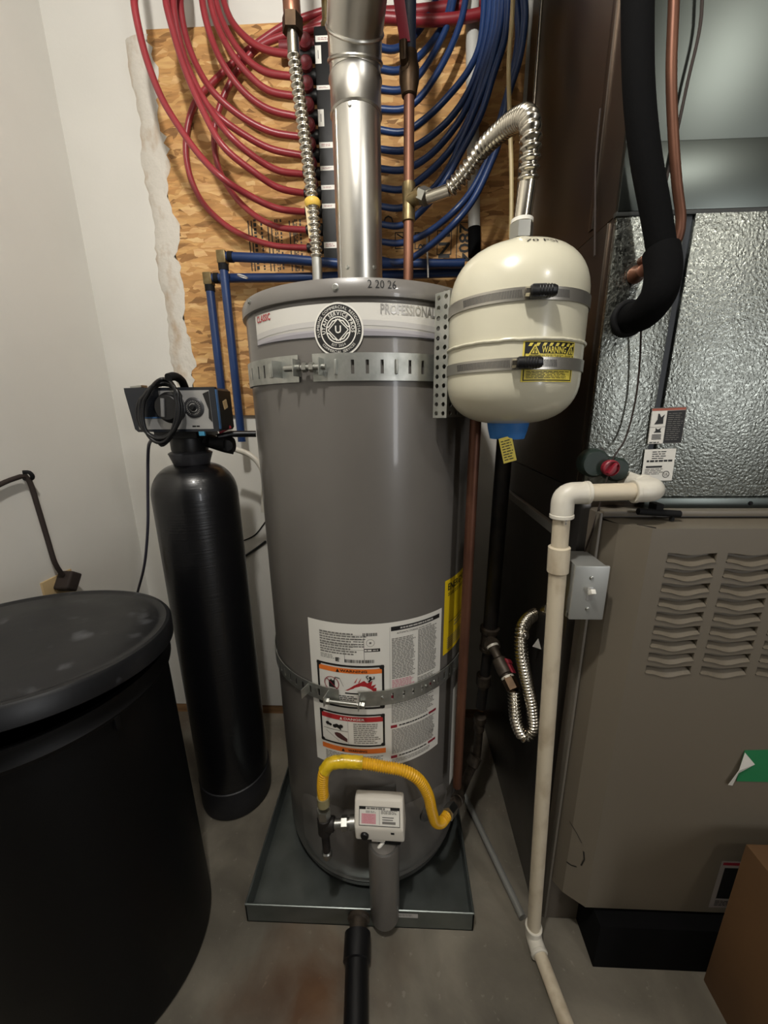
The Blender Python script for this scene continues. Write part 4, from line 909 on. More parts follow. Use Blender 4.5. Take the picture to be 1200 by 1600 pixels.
# ------------------------------------------------------------------ blue tubes
S2 = .275
blues = [
 [(-60, 312), (60, 280), (170, 205), (250, 90), (300, -20), (330, -160)],
 [(-60, 440), (80, 402), (190, 330), (280, 230), (350, 110), (385, -20), (400, -160)],
 [(-60, 560), (100, 510), (200, 425), (290, 290), (365, 130), (400, -20), (420, -160)],
 [(-60, 672), (110, 620), (200, 560), (300, 420), (380, 270), (440, 110), (465, -10), (480, -160)],
 [(-60, 785), (110, 750), (240, 670), (380, 530), (480, 400), (540, 270), (565, 100), (570, -10), (575, -160)],
 [(-60, 895), (110, 855), (230, 800), (370, 680), (480, 520), (545, 350), (590, 150), (605, -10), (610, -160)],
 [(-60, 1000), (110, 965), (250, 890), (390, 740), (490, 570), (560, 380), (620, 150), (632, -10), (635, -160)],
 [(-60, 1103), (110, 1075), (230, 1000), (370, 860), (480, 680), (560, 450), (640, 150), (655, -10), (660, -160)],
 [(-60, 1215), (100, 1180), (270, 1080), (370, 950), (440, 800), (510, 640), (600, 400), (660, 150), (675, -10), (680, -160)],
 [(-60, 1318), (100, 1280), (230, 1180), (340, 1040), (430, 880), (550, 650), (620, 430), (690, 200), (705, -10), (710, -160)],
 [(-60, 1418), (100, 1380), (250, 1320), (400, 1200), (500, 1080), (590, 900), (660, 680), (730, 420), (765, 200), (750, -10), (740, -160)],
 [(-60, 1540), (100, 1490), (250, 1405), (400, 1270), (510, 1130), (610, 920), (655, 800), (700, 560), (770, 330), (800, 100), (795, -20), (790, -160)]]
ords = ['topmost', 'second', 'third', 'fourth', 'fifth', 'sixth', 'seventh', 'eighth', 'ninth', 'tenth', 'eleventh', 'lowest']
for i, pth in enumerate(blues):
    pts = []; Yt = 1.328 - .017 * i
    for k, (x, y) in enumerate(pth):
        t = min(k / 3., 1); pts.append(atY(600 + x * S2, y * S2, PY_ + .002 + (Yt - PY_) * t))
    p0 = V((mx1 + .045, PY_, port[0] - (port[0] - port[-1]) * (i - .3) / 10.)); pts[0] = p0; pts.append(V((pts[-1].x, pts[-1].y, CZ - .002)))
    lab = 'blue tube on the %s port behind the flue' % ords[i] if i in (0, 11) else 'blue tube on the %s port down behind the flue' % ords[i]
    tag(MB().tube(smooth(pts, .012), .0083, 12).build('water_tube', M_blue), lab, 'tube', 'blue cold water tubes')

# blue supply mains that come down beside the softener
def main(path, label, elbow):
    t = thing('supply_main', label, 'pipe', path[0])
    a, c, e = path
    MB().tube([a, c], .0125, 16).build('vertical_pipe', M_blue, t); MB().tube([c] + e, .0125, 16).build('horizontal_pipe', M_blue, t)
    b = MB(); b.box(c.x - .0135, c.x + .0135, c.y - .0135, c.y + .0135, c.z - .02, c.z + .014, .004); b.build('brass_elbow', M_brass, t)
    MB().cyl(c + V((0, 0, -.036)), c + V((0, 0, -.02)), .0145, n=18).build('crimp_ring', M_blackm, t); dr = (e[0] - c).normalized(); MB().cyl(c + dr * .018, c + dr * .032, .0145, n=18).build('crimp_ring', M_blackm, t)
    return t
Y1, Y2 = 1.29, 1.255
v1b, v1t = atY(353, 668, Y1), atY(351.5, 434, Y1); v2b, v2t = atY(378, 690, Y2), atY(377, 400, Y2)
v1t.x = v1b.x; v2t.x = v2b.x
main((v1b, v1t, [atY(450, 434, Y1), atY(725, 426, Y1 + .01)]), 'blue supply main with its brass elbow beside the torn wall edge', 0)
main((v2b, v2t, [atY(450, 405, Y2), atY(530, 412, Y2), atY(725, 412, Y2 + .02)]), 'blue supply main whose brass elbow stands highest, beside the water heater', 0)
q = atY(379, 432, Y2); tag(MB().torus(q, (.25, 0, 1), .0138, .0016, 24, 6).build('cable_tie', M_white), 'white cable tie round the blue supply main', 'cable tie')

# white riser pipe and loose cables on the board
t = thing('white_riser', 'grey white plastic pipe running down the board behind the blue tubes', 'pipe', atY(740, 400, 1.325))
MB().tube([V((atY(738, -60, 1.325).x, 1.325, CZ - .002)), atY(738, -60, 1.325), atY(738, 150, 1.325), atY(741, 358, 1.325)], .0175, 18).build('pipe', M_pipew, t)
MB().tube([atY(741, 356, 1.325), atY(741, 400, 1.325)], .0185, 18).build('black_sleeve', M_foam, t)
tag(MB().tube(smooth([atY(x, y, 1.10) for x, y in ((806, -190), (803, -50), (800, 30), (795, 96), (796, 176), (799, 260), (799, 335), (798, 372))], .02), .005, 8).build('beige_cable', M_beige), 'thin beige cable hanging in front of the blue tubes', 'cable')
tag(MB().tube([atY(667, 372, 1.235), atY(669, 434, 1.225)], .0022, 8).build('zip_tie_tail', M_lgrey), 'thin pale tie hanging over the blue mains behind the heater lid', 'cable tie')

# ================================================================== furnace, coil cabinet and ducts
SX = .352                      # left side of the duct stack
fx0 = .366; fy = .70; dy = .640; fr = .905
furn = thing('furnace', 'taupe furnace cabinet with louvred door beside the white drain pipe', 'furnace', ((fx0 + fr) / 2, .95, 0))
z_top = atY(1100, 826, dy).z; z_low = atY(1000, 1421, dy).z; zc = z_top + .012
MB().box(fx0, fr, fy, WY - .03, .0, zc, .003).build('cabinet', M_furnd, furn)
# door: front skin with wavy louvre openings, bevelled left and right edges
ds = fx0 + .003; d0 = .389; bx = .430; by = .668
def dpt(x, y): p = atY(x, y, dy); return p.x, p.z
colsx = []
xa, _ = dpt(1044, 862); xb, _ = dpt(1121, 864); cw_ = xb - xa; xc, _ = dpt(1138, 863); pitch = xc - xa
for k in range(3): colsx.append((xa + pitch * k, xa + pitch * k + cw_))
NR = 9; zt0 = dpt(1080, 864)[1]; zt8 = dpt(1042, 1040)[1]; rp = (zt0 - zt8) / (NR - 1); lh = rp * .62
SAG = .0085
fr_d = fr - .03
prof5 = lambda x0, x1: [(x0 + (x1 - x0) * t, -SAG * s_) for t, s_ in ((0, 0), (.18, .25), (.38, .85), (.5, 1), (.62, .85), (.82, .25), (1, 0))]
xs_all = [bx]
for x0, x1 in colsx: xs_all += [p[0] for p in prof5(x0, x1)]
xs_all.append(fr_d)
b = MB()
def strip_faces(x0, x1, lo0, hi0, lo1, hi1): b.add([(x0, dy, lo0), (x1, dy, lo1), (x1, dy, hi1), (x0, dy, hi0)], [[0, 1, 2, 3]])
edges = [bx] + [e for c in colsx for e in c] + [fr_d]
for i in range(0, len(edges), 2): strip_faces(edges[i], edges[i + 1], z_low, z_top, z_low, z_top)
for x0, x1 in colsx:
    P5 = prof5(x0, x1)
    for (xa_, sa), (xb_, sb) in zip(P5, P5[1:]):
        cur0 = cur1 = z_top
        for r in range(NR):
            t = zt0 - rp * r; strip_faces(xa_, xb_, t + sa * .5, cur0, t + sb * .5, cur1); cur0 = t - lh + sa; cur1 = t - lh + sb
        strip_faces(xa_, xb_, z_low, cur0, z_low, cur1)
# bevels, side returns and top
b.add([(d0, by, z_low), (bx, dy, z_low), (bx, dy, z_top), (d0, by, z_top)], [[0, 1, 2, 3]])
b.add([(ds, fy - .002, z_low), (d0, by, z_low), (d0, by, z_top), (ds, fy - .002, z_top)], [[0, 1, 2, 3]])
b.add([(d0, by, z_top), (bx, dy, z_top), (fr_d, dy, z_top), (fr, by, z_top), (fr, fy - .002, z_top + .004), (ds, fy - .002, z_top + .004)], [[0, 1, 2, 3, 4, 5]])
b.add([(d0, by, z_low), (bx, dy, z_low), (fr_d, dy, z_low), (fr, by, z_low), (fr, fy - .002, z_low), (ds, fy - .002, z_low)], [[5, 4, 3, 2, 1, 0]])
b.add([(fr_d, dy, z_low), (fr, by, z_low), (fr, by, z_top), (fr_d, dy, z_top)], [[0, 1, 2, 3]])
door = b.build('door', M_furn, furn, angle=20)
for x0, x1 in colsx:
    P5 = prof5(x0, x1)
    for r in range(NR):
        t = zt0 - rp * r; b = MB(); vs_ = []
        for x, s_ in P5: vs_ += [(x, dy, t + s_ * .5), (x, dy + .011, t - .004 + s_ * .6), (x, dy + .011, t - lh * .42 + s_ * .8), (x, dy - .002, t - lh + .0015 + s_), (x, dy, t - lh + s_)]
        n = len(P5); b.add(vs_, [[i * 5 + j, (i + 1) * 5 + j, (i + 1) * 5 + j + 1, i * 5 + j + 1] for i in range(n - 1) for j in range(4)] + [[0, 1, 2, 3, 4], [(n - 1) * 5 + j for j in (4, 3, 2, 1, 0)]])
        b.build('louver', M_furn, door, angle=25)
# front edge flange and top plate of the cabinet
MB().box(fx0 - .001, fx0 + .004, fy - .012, fy + .006, 0.02, zc + .002, .001).build('edge_flange', mat('pale_edge', '#6a645a', .45), furn)
MB().box(fx0 + .004, fr, fy - .012, fy + .01, zc - .004, zc + .006, .002).build('top_rail', M_furn, furn)
MB().box(.452, fr, .612, fy + .1, 0, z_low - .012, .002).build('base', mat('dark_band_black', '#040405', .9, spec=.15), furn)  # solid near-black block filling the dark band below the door
q = atY(1033, 825, dy)
b = MB(); b.tube([V((atY(1005, 812, .645).x, .66, z_top + .0006)), V((bx + .006, dy + .001, z_top + .0006))], .0012, 6); b.build('door_slit', M_blackm, door)
# pen marks low on the door
d = Decal(planemap((0, dy, 0), (1, 0, 0), (0, 0, 1)))
for A, B in (((892, 1285), (904, 1305)), ((904, 1305), (909, 1317)), ((888, 1346), (901, 1354)), ((908, 1352), (913, 1342)), ((913, 1342), (911, 1330))):
    pass
e1 = V((bx - d0, dy - by, 0)).normalized()
def bev(x, y):
    r_ = ray(x, y); nn = V((e1.y, -e1.x, 0)); o_ = V((d0, by, 0)); t = (o_.dot(nn)) / (r_.x * nn.x + r_.y * nn.y); p = V((r_.x * t, r_.y * t, CAM_H + r_.z * t)); return (p - o_).dot(e1), p.z
d = Decal(planemap((d0, by, 0), e1, (0, 0, 1)), .05)
for A, B, t in (((890, 1283), (902, 1303), .0012), ((902, 1303), (909, 1317), .0012), ((885, 1346), (893, 1352), .003), ((893, 1352), (901, 1354), .003), ((908, 1352), (913, 1343), .003), ((913, 1343), (912, 1330), .003)): d.line(bev(*A), bev(*B), t, M_ink, 1)
d.build('pen_mark', door)
# rating plate low on the door
d = Decal(planemap((0, dy, 0), (1, 0, 0), (0, 0, 1)), .03); u0, v1 = dpt(1128, 1345); u1, v0 = dpt(1175, 1420); M_pl = mat('dim_label', '#8f8782', .5)
d.rect(u0, v0, u0 + .1, v1, M_pl, 0); lo = d.build('rating_label', door)
d = Decal(planemap((0, dy, 0), (1, 0, 0), (0, 0, 1)), .03); d.rect(u0 + .01, v0 + .03, u0 + .05, v1 - .02, M_ink, 1); d.rect(u0 + .004, v1 - .012, u0 + .08, v1 - .004, M_maroon, 1); d.lines(u0 + .01, v0 + .006, u0 + .05, v0 + .024, 4, M_ink, 1); d.build('print', lo)
# green tape with its folded corner
tp = thing('green_tape', 'strip of green tape with a folded white corner stuck on the furnace door', 'tape', V((dpt(1160, 1220)[0], dy, dpt(1160, 1220)[1])))
A, Bq, Cq, Dq = dpt(1150, 1220), dpt(1192, 1221), dpt(1204, 1170), dpt(1163, 1172)
mk = lambda u, v, e: V((u, dy - e, v))
o = MB().add([mk(*A, .0008), mk(Bq[0] + .03, Bq[1], .0008), mk(Cq[0] + .03, Cq[1], .0008), mk(*Dq, .0008)], [[0, 1, 2, 3]]).build('tape_strip', M_greent, tp); solid(o, .0006)
pts = [dpt(*q) for q in ((1162, 1174), (1178, 1193), (1153, 1207), (1143, 1226), (1134, 1222), (1150, 1199))]
o = MB().add([mk(*pts[0], .003), mk(*pts[1], .002), mk(*pts[2], .0015), mk(*pts[3], .002), mk(*pts[4], .006), mk(*pts[5], .007)], [[0, 1, 2, 3, 4, 5]]).build('folded_corner', M_white, tp); solid(o, .0005)

# black plastic drain tee lying on the furnace top
bt = thing('plastic_clip', 'black plastic bar clip on top of the furnace door', 'clip', atY(1030, 806, .675)); q0 = atY(997, 799, .675); q1 = atY(1062, 803, .675)
b = MB(); b.tube([q0, q1], .0062, 12); b.build('bar', M_blackm, bt); m_ = (q0 + q1) / 2; MB().box(m_.x - .008, m_.x + .006, .672, .695, m_.z - .002, m_.z + .016, .003).build('stem', M_blackm, bt); MB().cyl(q1 - V((.012, 0, 0)), q1 - V((.012, 0, .012)), .004, n=10).build('peg', M_blackm, bt)

# coil cabinet
cy_ = .74; cz0 = zc; cz1 = atY(965, 336, cy_).z
coil = thing('coil_cabinet', 'stucco embossed galvanised coil cabinet on top of the furnace', 'coil cabinet', ((SX + fr) / 2, 1.0, cz0))
MB().box(SX, fr, cy_ + .004, WY - .03, cz0, cz1, .002).build('casing', M_side, coil)
gx = lambda x, y: atY(x, y, cy_).x
xs0 = gx(1005, 740); xs1 = xs0 + .012
MB().box(SX - .0006, xs0, cy_ - .004, cy_ + .005, cz0 + .012, cz1 - .002, .002).build('left_panel', M_coil, coil)
MB().box(xs1, fr, cy_ - .006, cy_ + .005, cz0 + .022, cz1 - .002, .002).build('front_panel', M_coil, coil)
MB().box(xs0, xs1, cy_ - .001, cy_ + .004, cz0 + .01, cz1 - .002).build('panel_gap', mat('dark_blue_gap', '#262c33', .5), coil)
MB().box(xs1 - .01, fr, cy_ - .014, cy_ + .004, cz0 + .001, cz0 + .021, .002).build('bottom_rail', M_plen, coil)
for x in (1178,): p = atY(x, 763, cy_ - .014); screw(coil, (p.x, cy_ - .014, cz0 + .011), (0, -1, 0), .003, m=M_blackm)
# labels on the coil cabinet
d = Decal(planemap((0, cy_ - .006, 0), (1, 0, 0), (0, 0, 1)), .05)
def cp_(x, y): p = atY(x, y, cy_ - .006); return p.x, p.z
def tilted(o, w_, h_, nm, lab):
    dd = Decal(planemap((o[0], cy_ - .0062, o[1]), (1, 0, .03), (-.03, 0, 1)), .05); dd.rect(0, 0, w_, h_, M_white, 0); x = dd.build(nm, coil); x['label'] = lab; return x, Decal(planemap((o[0], cy_ - .0062, o[1]), (1, 0, .03), (-.03, 0, 1)), .05)
bl = cp_(1011, 694); tr = cp_(1076, 637); w_, h_ = tr[0] - bl[0] - .002, tr[1] - bl[1]
x, d = tilted(bl, w_, h_, 'hazard_label', 'white label with black hazard pictures')
d.rect(0, h_ * .92, w_, h_, mat('faded_red', '#a5553f', .5), 1); d.rect(w_ * .46, 0, w_, h_ * .91, M_ink, 1); d.frame(0, 0, w_, h_, .0008, M_grey, 2); d.rect(0, h_ * .47, w_ * .46, h_ * .48, M_grey, 2)
d.poly([(w_ * .12, h_ * .55), (w_ * .38, h_ * .56), (w_ * .37, h_ * .72), (w_ * .4, h_ * .82), (w_ * .3, h_ * .74), (w_ * .24, h_ * .84), (w_ * .2, h_ * .84), (w_ * .2, h_ * .68)], M_ink, 2)
d.poly([(w_ * .14, h_ * .32), (w_ * .36, h_ * .32), (w_ * .32, h_ * .38), (w_ * .35, h_ * .45), (w_ * .25, h_ * .4), (w_ * .18, h_ * .45), (w_ * .19, h_ * .37)], M_ink, 2); d.lines(w_ * .1, h_ * .12, w_ * .38, h_ * .28, 4, M_ink, 2, .5, False, .05); d.lines(w_ * .05, h_ * .02, w_ * .4, h_ * .07, 1, M_ink, 2, .5)
d.lines(w_ * .5, h_ * .08, w_ * .95, h_ * .86, 14, M_grey, 3, .25); d.build('print', x)
bl = cp_(1001, 752); tr = cp_(1058, 702); w_, h_ = tr[0] - bl[0], tr[1] - bl[1]
x, d = tilted(bl, w_, h_, 'rating_label', 'white rating plate with certification mark')
d.lines(w_ * .25, h_ * .68, w_ * .7, h_ * .95, 4, M_ink, 1, .4); d.lines(w_ * .1, h_ * .58, w_ * .95, h_ * .68, 1, M_ink, 1, .6, ragged=0); d.rect(w_ * .1, h_ * .42, w_ * .62, h_ * .48, M_ink, 1); d.lines(w_ * .08, h_ * .2, w_ * .7, h_ * .4, 4, M_grey, 1, .5); d.ring((w_ * .78, h_ * .2), .0052, .0064, M_ink, 1, 24); d.text('UL', w_ * .78, h_ * .2, .005, M_ink, 2); d.build('print', x)

# plenum above
pl = thing('plenum_duct', 'smooth galvanised plenum duct above the coil cabinet', 'duct', ((SX + fr) / 2, 1.0, cz1))
MB().box(SX - .001, fr, cy_ + .002, WY - .03, cz1, CZ, .002).build('duct_body', M_side, pl)
MB().box(SX - .0015, fr, cy_ - .003, cy_ + .003, cz1 + .004, CZ, .001).build('front_sheet', M_plen, pl)
za = atY(1026, 222, cy_ - .004).z; xl = gx(975, 250); xr = gx(1062, 240)
MB().box(SX - .002, xr + .32, cy_ - .007, cy_ - .002, cz1 + .002, za, .0015).build('transition_sheet', M_plen, pl)
MB().box(SX - .003, fr, cy_ - .006, cy_ + .004, cz1 - .004, cz1 + .003, .001).build('joint_strip', mat('dark_joint', '#2e302e', .5), pl)
sy = atX(947, 150, SX).y
MB().box(SX - .005, SX, sy - .012, sy + .002, cz1 + .01, CZ, .0015).build('standing_seam', M_side, pl)
q = atX(846, 40, SX); MB().cyl((SX - .004, q.y, cz1 + .05), (SX - .004, q.y, CZ), .005, n=14).build('corner_bead', M_steel, pl)
# return duct box that fills the side down to the floor, behind the furnace front
rd = thing('return_duct', 'dark sheet metal duct side between the gas pipe and the furnace', 'duct', (SX + .1, 1.1, 0))
r0 = atX(893, 1000, SX).y
sA = atX(799, 715, SX); sB = atX(874, 754, SX); zj = (sA.z + sB.z) / 2
MB().box(SX - .003, fx0 + .002, fy + .03, WY - .004, 0, zj - .002, .001).build('lower_sheet', mat('dark_side_sheet', '#5b5855', .36, .85, rvar=(12, .08), bump=(3, .05)), rd)
MB().box(SX - .0035, SX + .002, cy_ + .02, WY - .004, zj, cz1 - .003, .001).build('upper_sheet', M_side, rd)
rA = atX(797, 772, SX - .012); rB = atX(864, 829, SX - .012); zr = (rA.z + rB.z) / 2
MB().box(SX - .016, SX - .003, max(fy + .04, rB.y - .05), WY - .01, zr - .011, zr + .011, .004).build('side_rail', mat('pale_rail', '#8d8c88', .4, .4), rd)

# switch box on the furnace side
sb = thing('switch_box', 'metal electrical switch box with a toggle on the furnace side', 'switch', atY(905, 968, .63))
s0 = atY(893, 968, .632); s1 = atY(951, 888, .632); wx = .060; X0 = fx0 - wx - .001; X1 = fx0 - .001; Z0 = s0.z; Z1 = Z0 + .104
MB().box(X0 + .004, X1 - .001, .636, .715, Z0 + .002, Z1 - .002, .006).build('box', M_box, sb)
MB().box(X0, X1, .631, .637, Z0, Z1, .0025).build('cover_plate', M_box, sb)
mx_, mz_ = (X0 + X1) / 2, (Z0 + Z1) / 2
MB().box(mx_ - .0052, mx_ + .0052, .6295, .632, mz_ - .0125, mz_ + .0125, .0008).build('toggle_slot', M_silver, sb)
MB().obox((mx_, .624, mz_ + .006), ((1, 0, 0), (0, .8, -.6), (0, .6, .8)), (.004, .0075, .0042), .0012).build('toggle', M_white, sb)
for s_ in (-1, 1): screw(sb, (mx_, .631, mz_ + s_ * .03), (0, -1, 0), .0028)
MB().cyl((X0 + .02, .67, Z0 + .003), (X0 + .02, .67, Z0 - .014), .010, n=16).build('knockout_fitting', M_zinc, sb)

# ------------------------------------------------------------------ condensate drain
cd = thing('condensate_drain', 'white plastic drain pipe standing in front of the furnace corner', 'pipe', atZ(835, 1475, 0))
yy = .652; base = atZ(836, 1476, .02); base.y = .652
e_ = atY(880, 771, yy); e2 = atY(1014, 767, yy); cpl = atY(873, 868, yy)
base = V((base.x, base.y, .022)); r_ = .0152
dv = (e_ - base).normalized()
MB().tube([base, cpl], r_, 24).build('riser', M_pvco, cd)
MB().tube([cpl - dv * .01, e_ - dv * .03], r_ * .94, 24).build('upper_riser', M_pvco, cd)
MB().spin([(r_, 0), (r_ * 1.22, .004), (r_ * 1.22, .05), (r_ * 1.05, .052)], cpl - dv * .034, dv, 24).build('coupling', M_pvco, cd)
def elbow(c, d1, d2, r, ln=.034, name='elbow', m=None):
    d1 = V(d1).normalized(); d2 = V(d2).normalized(); k = r * 1.0; b = MB()
    pts = [c + d1 * ln] + [c + d1 * k * (1 - t) ** 2 + d2 * k * t * t for t in (0, .15, .3, .45, .6, .75, .9, 1)] + [c + d2 * ln]
    b.tube(pts, r, 24); b.spin([(r, 0), (r * 1.06, .001), (r * 1.06, .006), (r, .007)], c + d1 * (ln - .006), d1, 24); b.spin([(r, 0), (r * 1.06, .001), (r * 1.06, .006), (r, .007)], c + d2 * (ln - .006), d2, 24); return b.build(name, m or M_pvc, cd)
hd = (e2 - e_).normalized()
elbow(e_, -dv, hd, r_ * 1.24, .042)
MB().tube([e_ + hd * .03, e2], r_ * .97, 24).build('cross_pipe', M_pvco, cd)
back = V((-.04, 1, .05)).normalized()
elbow(e2 + hd * .012, -hd, back, r_ * 1.24, .038)
pe = e2 + hd * .012 + back * .03
MB().tube([pe, V((pe.x - .004, cy_ - .004, pe.z + .004))], r_ * 1.0, 24).build('stub', M_pvc, cd)
q = atY(940, 728, cy_ - .004); d = Decal(planemap(e_ - dv * .04 + V((.0, -r_ * 1.26, 0)), (0, 0, 1), (-1, 0, 0)), .05); d.lines(-.01, -.002, .01, .002, 1, M_grey, 1, .7); d.build('print', cd)
elbow(base + V((0, 0, .0)), dv, (.12, -1, 0), r_ * 1.22, .035)
f1 = atZ(885, 1600, .018); f2 = base + (V((f1.x, f1.y, .018)) - base).normalized() * .55; f2.z = .018
MB().tube([base, V((f1.x, f1.y, .018)), f2], r_, 20).build('floor_run', M_pvco, cd)
g0 = atZ(723, 1236, .012); tag(MB().tube([g0 + V((-.01, .03, 0)), V((base.x - .012, base.y + .04, .012))], .0095, 16).build('floor_conduit', mat('grey_conduit', '#8d8d88', .45, .3)), 'thin grey conduit lying on the concrete beside the drain pan', 'conduit')

# plug and outlet cluster on the coil drain pan
dc = thing('drain_port', 'dark green drain outlet with a red plug on the coil cabinet', 'drain outlet', atY(935, 735, cy_))
p = atY(922, 722, cy_ - .004); MB().spin([(.026, 0), (.026, .018), (.022, .024)], p, (0, -1, 0), 24).build('outlet_boss', M_greend, dc)
p = atY(952, 730, cy_ - .02); MB().spin([(.022, 0), (.022, .02), (.018, .026)], V((p.x + .012, cy_ - .004, p.z - .004)), (0, -1, 0), 24).build('outlet_boss', M_greend, dc)
p = atY(953, 731, cy_ - .034); b = MB(); b.spin([(.0135, 0), (.0145, .004), (.0145, .012), (.0125, .014), (.0125, .010), (.0, .010)], V((p.x, cy_ - .028, p.z)), (0, -1, 0), 24); b.build('red_plug', M_redp, dc)
MB().obox(V((p.x, cy_ - .042, p.z)), ((.5, 0, .86), (0, 1, 0), (-.86, 0, .5)), (.011, .004, .0025), .001).build('plug_grip', M_redp, dc)

# ------------------------------------------------------------------ refrigerant lines
rl = thing('refrigerant_line', 'thick black foam insulated refrigerant line bending into the coil cabinet', 'pipe', atY(990, 500, cy_))
pp = [V((atY(998, -90, .69).x, .69, CZ - .002)), atY(998, -90, .69), atY(996, 0, .69), atY(998, 140, .69), (atY(1008, 240, .69)), atY(1024, 330, .688), atY(1035, 398, .685)]
MB().tube(smooth(pp, .01), .0195, 28).build('foam_sleeve', M_foam, rl)
pe = [atY(1033, 392, .684), atY(1036, 425, .672), atY(1028, 462, .668), atY(1008, 488, .69), atY(984, 498, .735)]
MB().tube(smooth(pe, .006), .0245, 28).build('foam_elbow', M_foam, rl)
p = atY(978, 498, cy_ - .006); MB().torus(V((p.x + .003, cy_ - .008, p.z)), (0, 1, 0), .024, .006, 28).build('grommet', M_blackm, rl)
tag(MB().tube(smooth([V((atY(1055, -80, .70).x, .70, CZ - .002)), atY(1055, -80, .70), atY(1053, 0, .70), atY(1049, 110, .70), atY(1052, 210, .70), atY(1058, 290, .70), atY(1064, 345, .70), atY(1060, 372, .70), atY(1050, 392, .705)], .01), .0068, 12).build('copper_line', M_copd), 'slim copper line running beside the black insulated pipe', 'copper pipe')
tag(MB().tube(smooth([V((atY(1104, -90, .728).x, .728, CZ - .002)), atY(1100, -40, .728), atY(1094, 40, .728), atY(1074, 130, .728), (atY(1055, 220, .728)), atY(1036, 305, .73)], .01), .0022, 8).build('thin_wire', M_cord), 'thin dark wire slanting across the plenum behind the copper line', 'wire')
st = thing('copper_stub', 'short capped copper stub on the coil cabinet beside the foam elbow', 'copper pipe', atY(992, 435, cy_))
p = atY(992, 430, cy_ - .005); MB().spin([(.0135, 0), (.0135, .006), (.0095, .012), (.0095, .022), (.006, .024)], (p.x, cy_ - .005, p.z), (0, -1, 0), 18).build('stub', M_copper, st); MB().spin([(.006, 0), (.006, .01), (.003, .012)], (p.x + .002, cy_ - .012, p.z + .018), (0, -1, 0), 12).build('cap', M_copd, st)
tag(MB().tube(smooth([atY(1002, 470, .715), atY(1000, 560, .72), atY(992, 630, .722), (atY(975, 690, .72)), atY(958, 716, .712), atY(945, 760, .70), atY(925, 830, .705), atY(905, 885, .71)], .01), .0016, 8).build('thin_wire', M_cord), 'thin dark wire hanging down to the red plug and switch box', 'wire')
tag(MB().tube(smooth([atX(938, 170, SX - .01), atX(931, 250, SX - .008), atX(930, 320, SX - .008), atX(929, 400, SX - .008)], .02), .0018, 8).build('thin_wire', M_cord), 'thin dark wire hanging against the brown duct side', 'wire')

# ------------------------------------------------------------------ copper relief pipe, gas line
q0 = atY(744, 640, .80); q1 = atY(714, 1228, .80)
tag(MB().tube([V((q0.x, .80, q0.z + .12)), q0, q1], .0115, 20).build('relief_pipe', M_copd), 'brown copper discharge pipe running down the side of the water heater', 'copper pipe')
GYY = .95
gp = thing('gas_pipe', 'black iron gas pipe with tee and red valve beside the copper pipe', 'gas pipe', atY(745, 1190, GYY))
g = lambda x, y, Y=GYY: atY(x, y, Y)
gx0 = g(765, 985).x
MB().tube([g(796, 560), g(789, 690), g(766, 980)], .0195, 22).build('upper_pipe', M_iron, gp)
c = g(765, 985); ddn = (g(752, 1150) - g(766, 980)).normalized()
b = MB(); b.spin([(.0195, -.012), (.026, -.01), (.026, .004), (.0215, .008), (.0215, .05), (.024, .052), (.024, .06)], c, ddn, 24)
td = (g(786, 1024, .85) - g(772, 1000)).normalized(); b.spin([(.0175, 0), (.0175, .03), (.021, .032), (.021, .044)], c + ddn * .028, td, 22); b.build('tee', M_irong, gp)
MB().tube([c + ddn * .05, g(751, 1105)], .014, 18).build('lower_pipe', M_iron, gp)
c2 = g(756, 1056); MB().spin([(.014, -.005), (.0205, -.003), (.0205, .026), (.017, .03), (.017, .036)], c2, ddn, 22).build('coupling', M_irong, gp)
c3 = g(750, 1118); MB().spin([(.014, 0), (.018, .002), (.018, .02), (.013, .024), (.0155, .03), (.0155, .05), (.012, .054)], c3, ddn, 20).build('union', M_irong, gp)
lower = [g(750, 1122), g(744, 1185), g(738, 1198, .94), g(722, 1232, .86), g(713, 1252, .82)]
MB().tube(smooth(lower[:2] + [g(742, 1193, .945)] + lower[2:], .008), .0125, 16).build('bent_pipe', M_irong, gp)
MB().spin([(.014, 0), (.0185, .003), (.0185, .03), (.014, .034)], lower[1] + V((0, 0, .012)), (lower[2] - lower[1]).normalized(), 18).build('elbow_fitting', M_irong, gp)
v0 = c + ddn * .028 + td * .04; v1 = g(803, 1078, .815)
vd = (v1 - v0).normalized(); L_ = (v1 - v0).length
MB().spin([(.0145, 0), (.0145, .012), (.0115, .016), (.0115, L_ * .3), (.018, L_ * .34), (.0195, L_ * .55), (.018, L_ * .66), (.0135, L_ * .68), (.0135, L_ * .74)], v0, vd, 20).build('valve_body', M_irong, gp)
MB().spin([(.0165, 0), (.0165, .006)], v0 + vd * (.002), vd, 20).build('sealant_ring', M_pvc, gp); MB().spin([(.0165, 0), (.0165, .005)], v0 + vd * (L_ * .72), vd, 20).build('sealant_ring', M_pvc, gp)
MB().tube([v0 + vd * L_ * .74, v1], .0175, 6).build('flare_nut', M_brassd, gp)
hp = v0 + vd * L_ * .45; hn = V((.75, -.6, .3)).normalized(); b = MB(); b.obox(hp + hn * .024, (vd, hn, vd.cross(hn)), (.019, .0035, .008), .002); b.obox(hp + hn * .017, (vd, hn, vd.cross(hn)), (.006, .008, .006), .001); b.obox(hp + hn * .026 - vd * .012, (vd, hn, vd.cross(hn)), (.006, .0045, .0105), .002); b.build('red_handle', M_redp, gp)
fc = thing('gas_flex_line', 'corrugated steel gas line looping from the red valve into the furnace', 'gas connector', g(815, 1150, .80))
endp = atX(862, 952, SX)
fp = [v1, g(804, 1105, .80), g(808, 1132, .79), (g(819, 1150, .785)), g(832, 1141, .785), g(832, 1110, .79), g(822, 1060, .80), g(814, 1015, .81), g(815, 985, .83), g(826, 966, .87), g(845, 956, .91), endp]
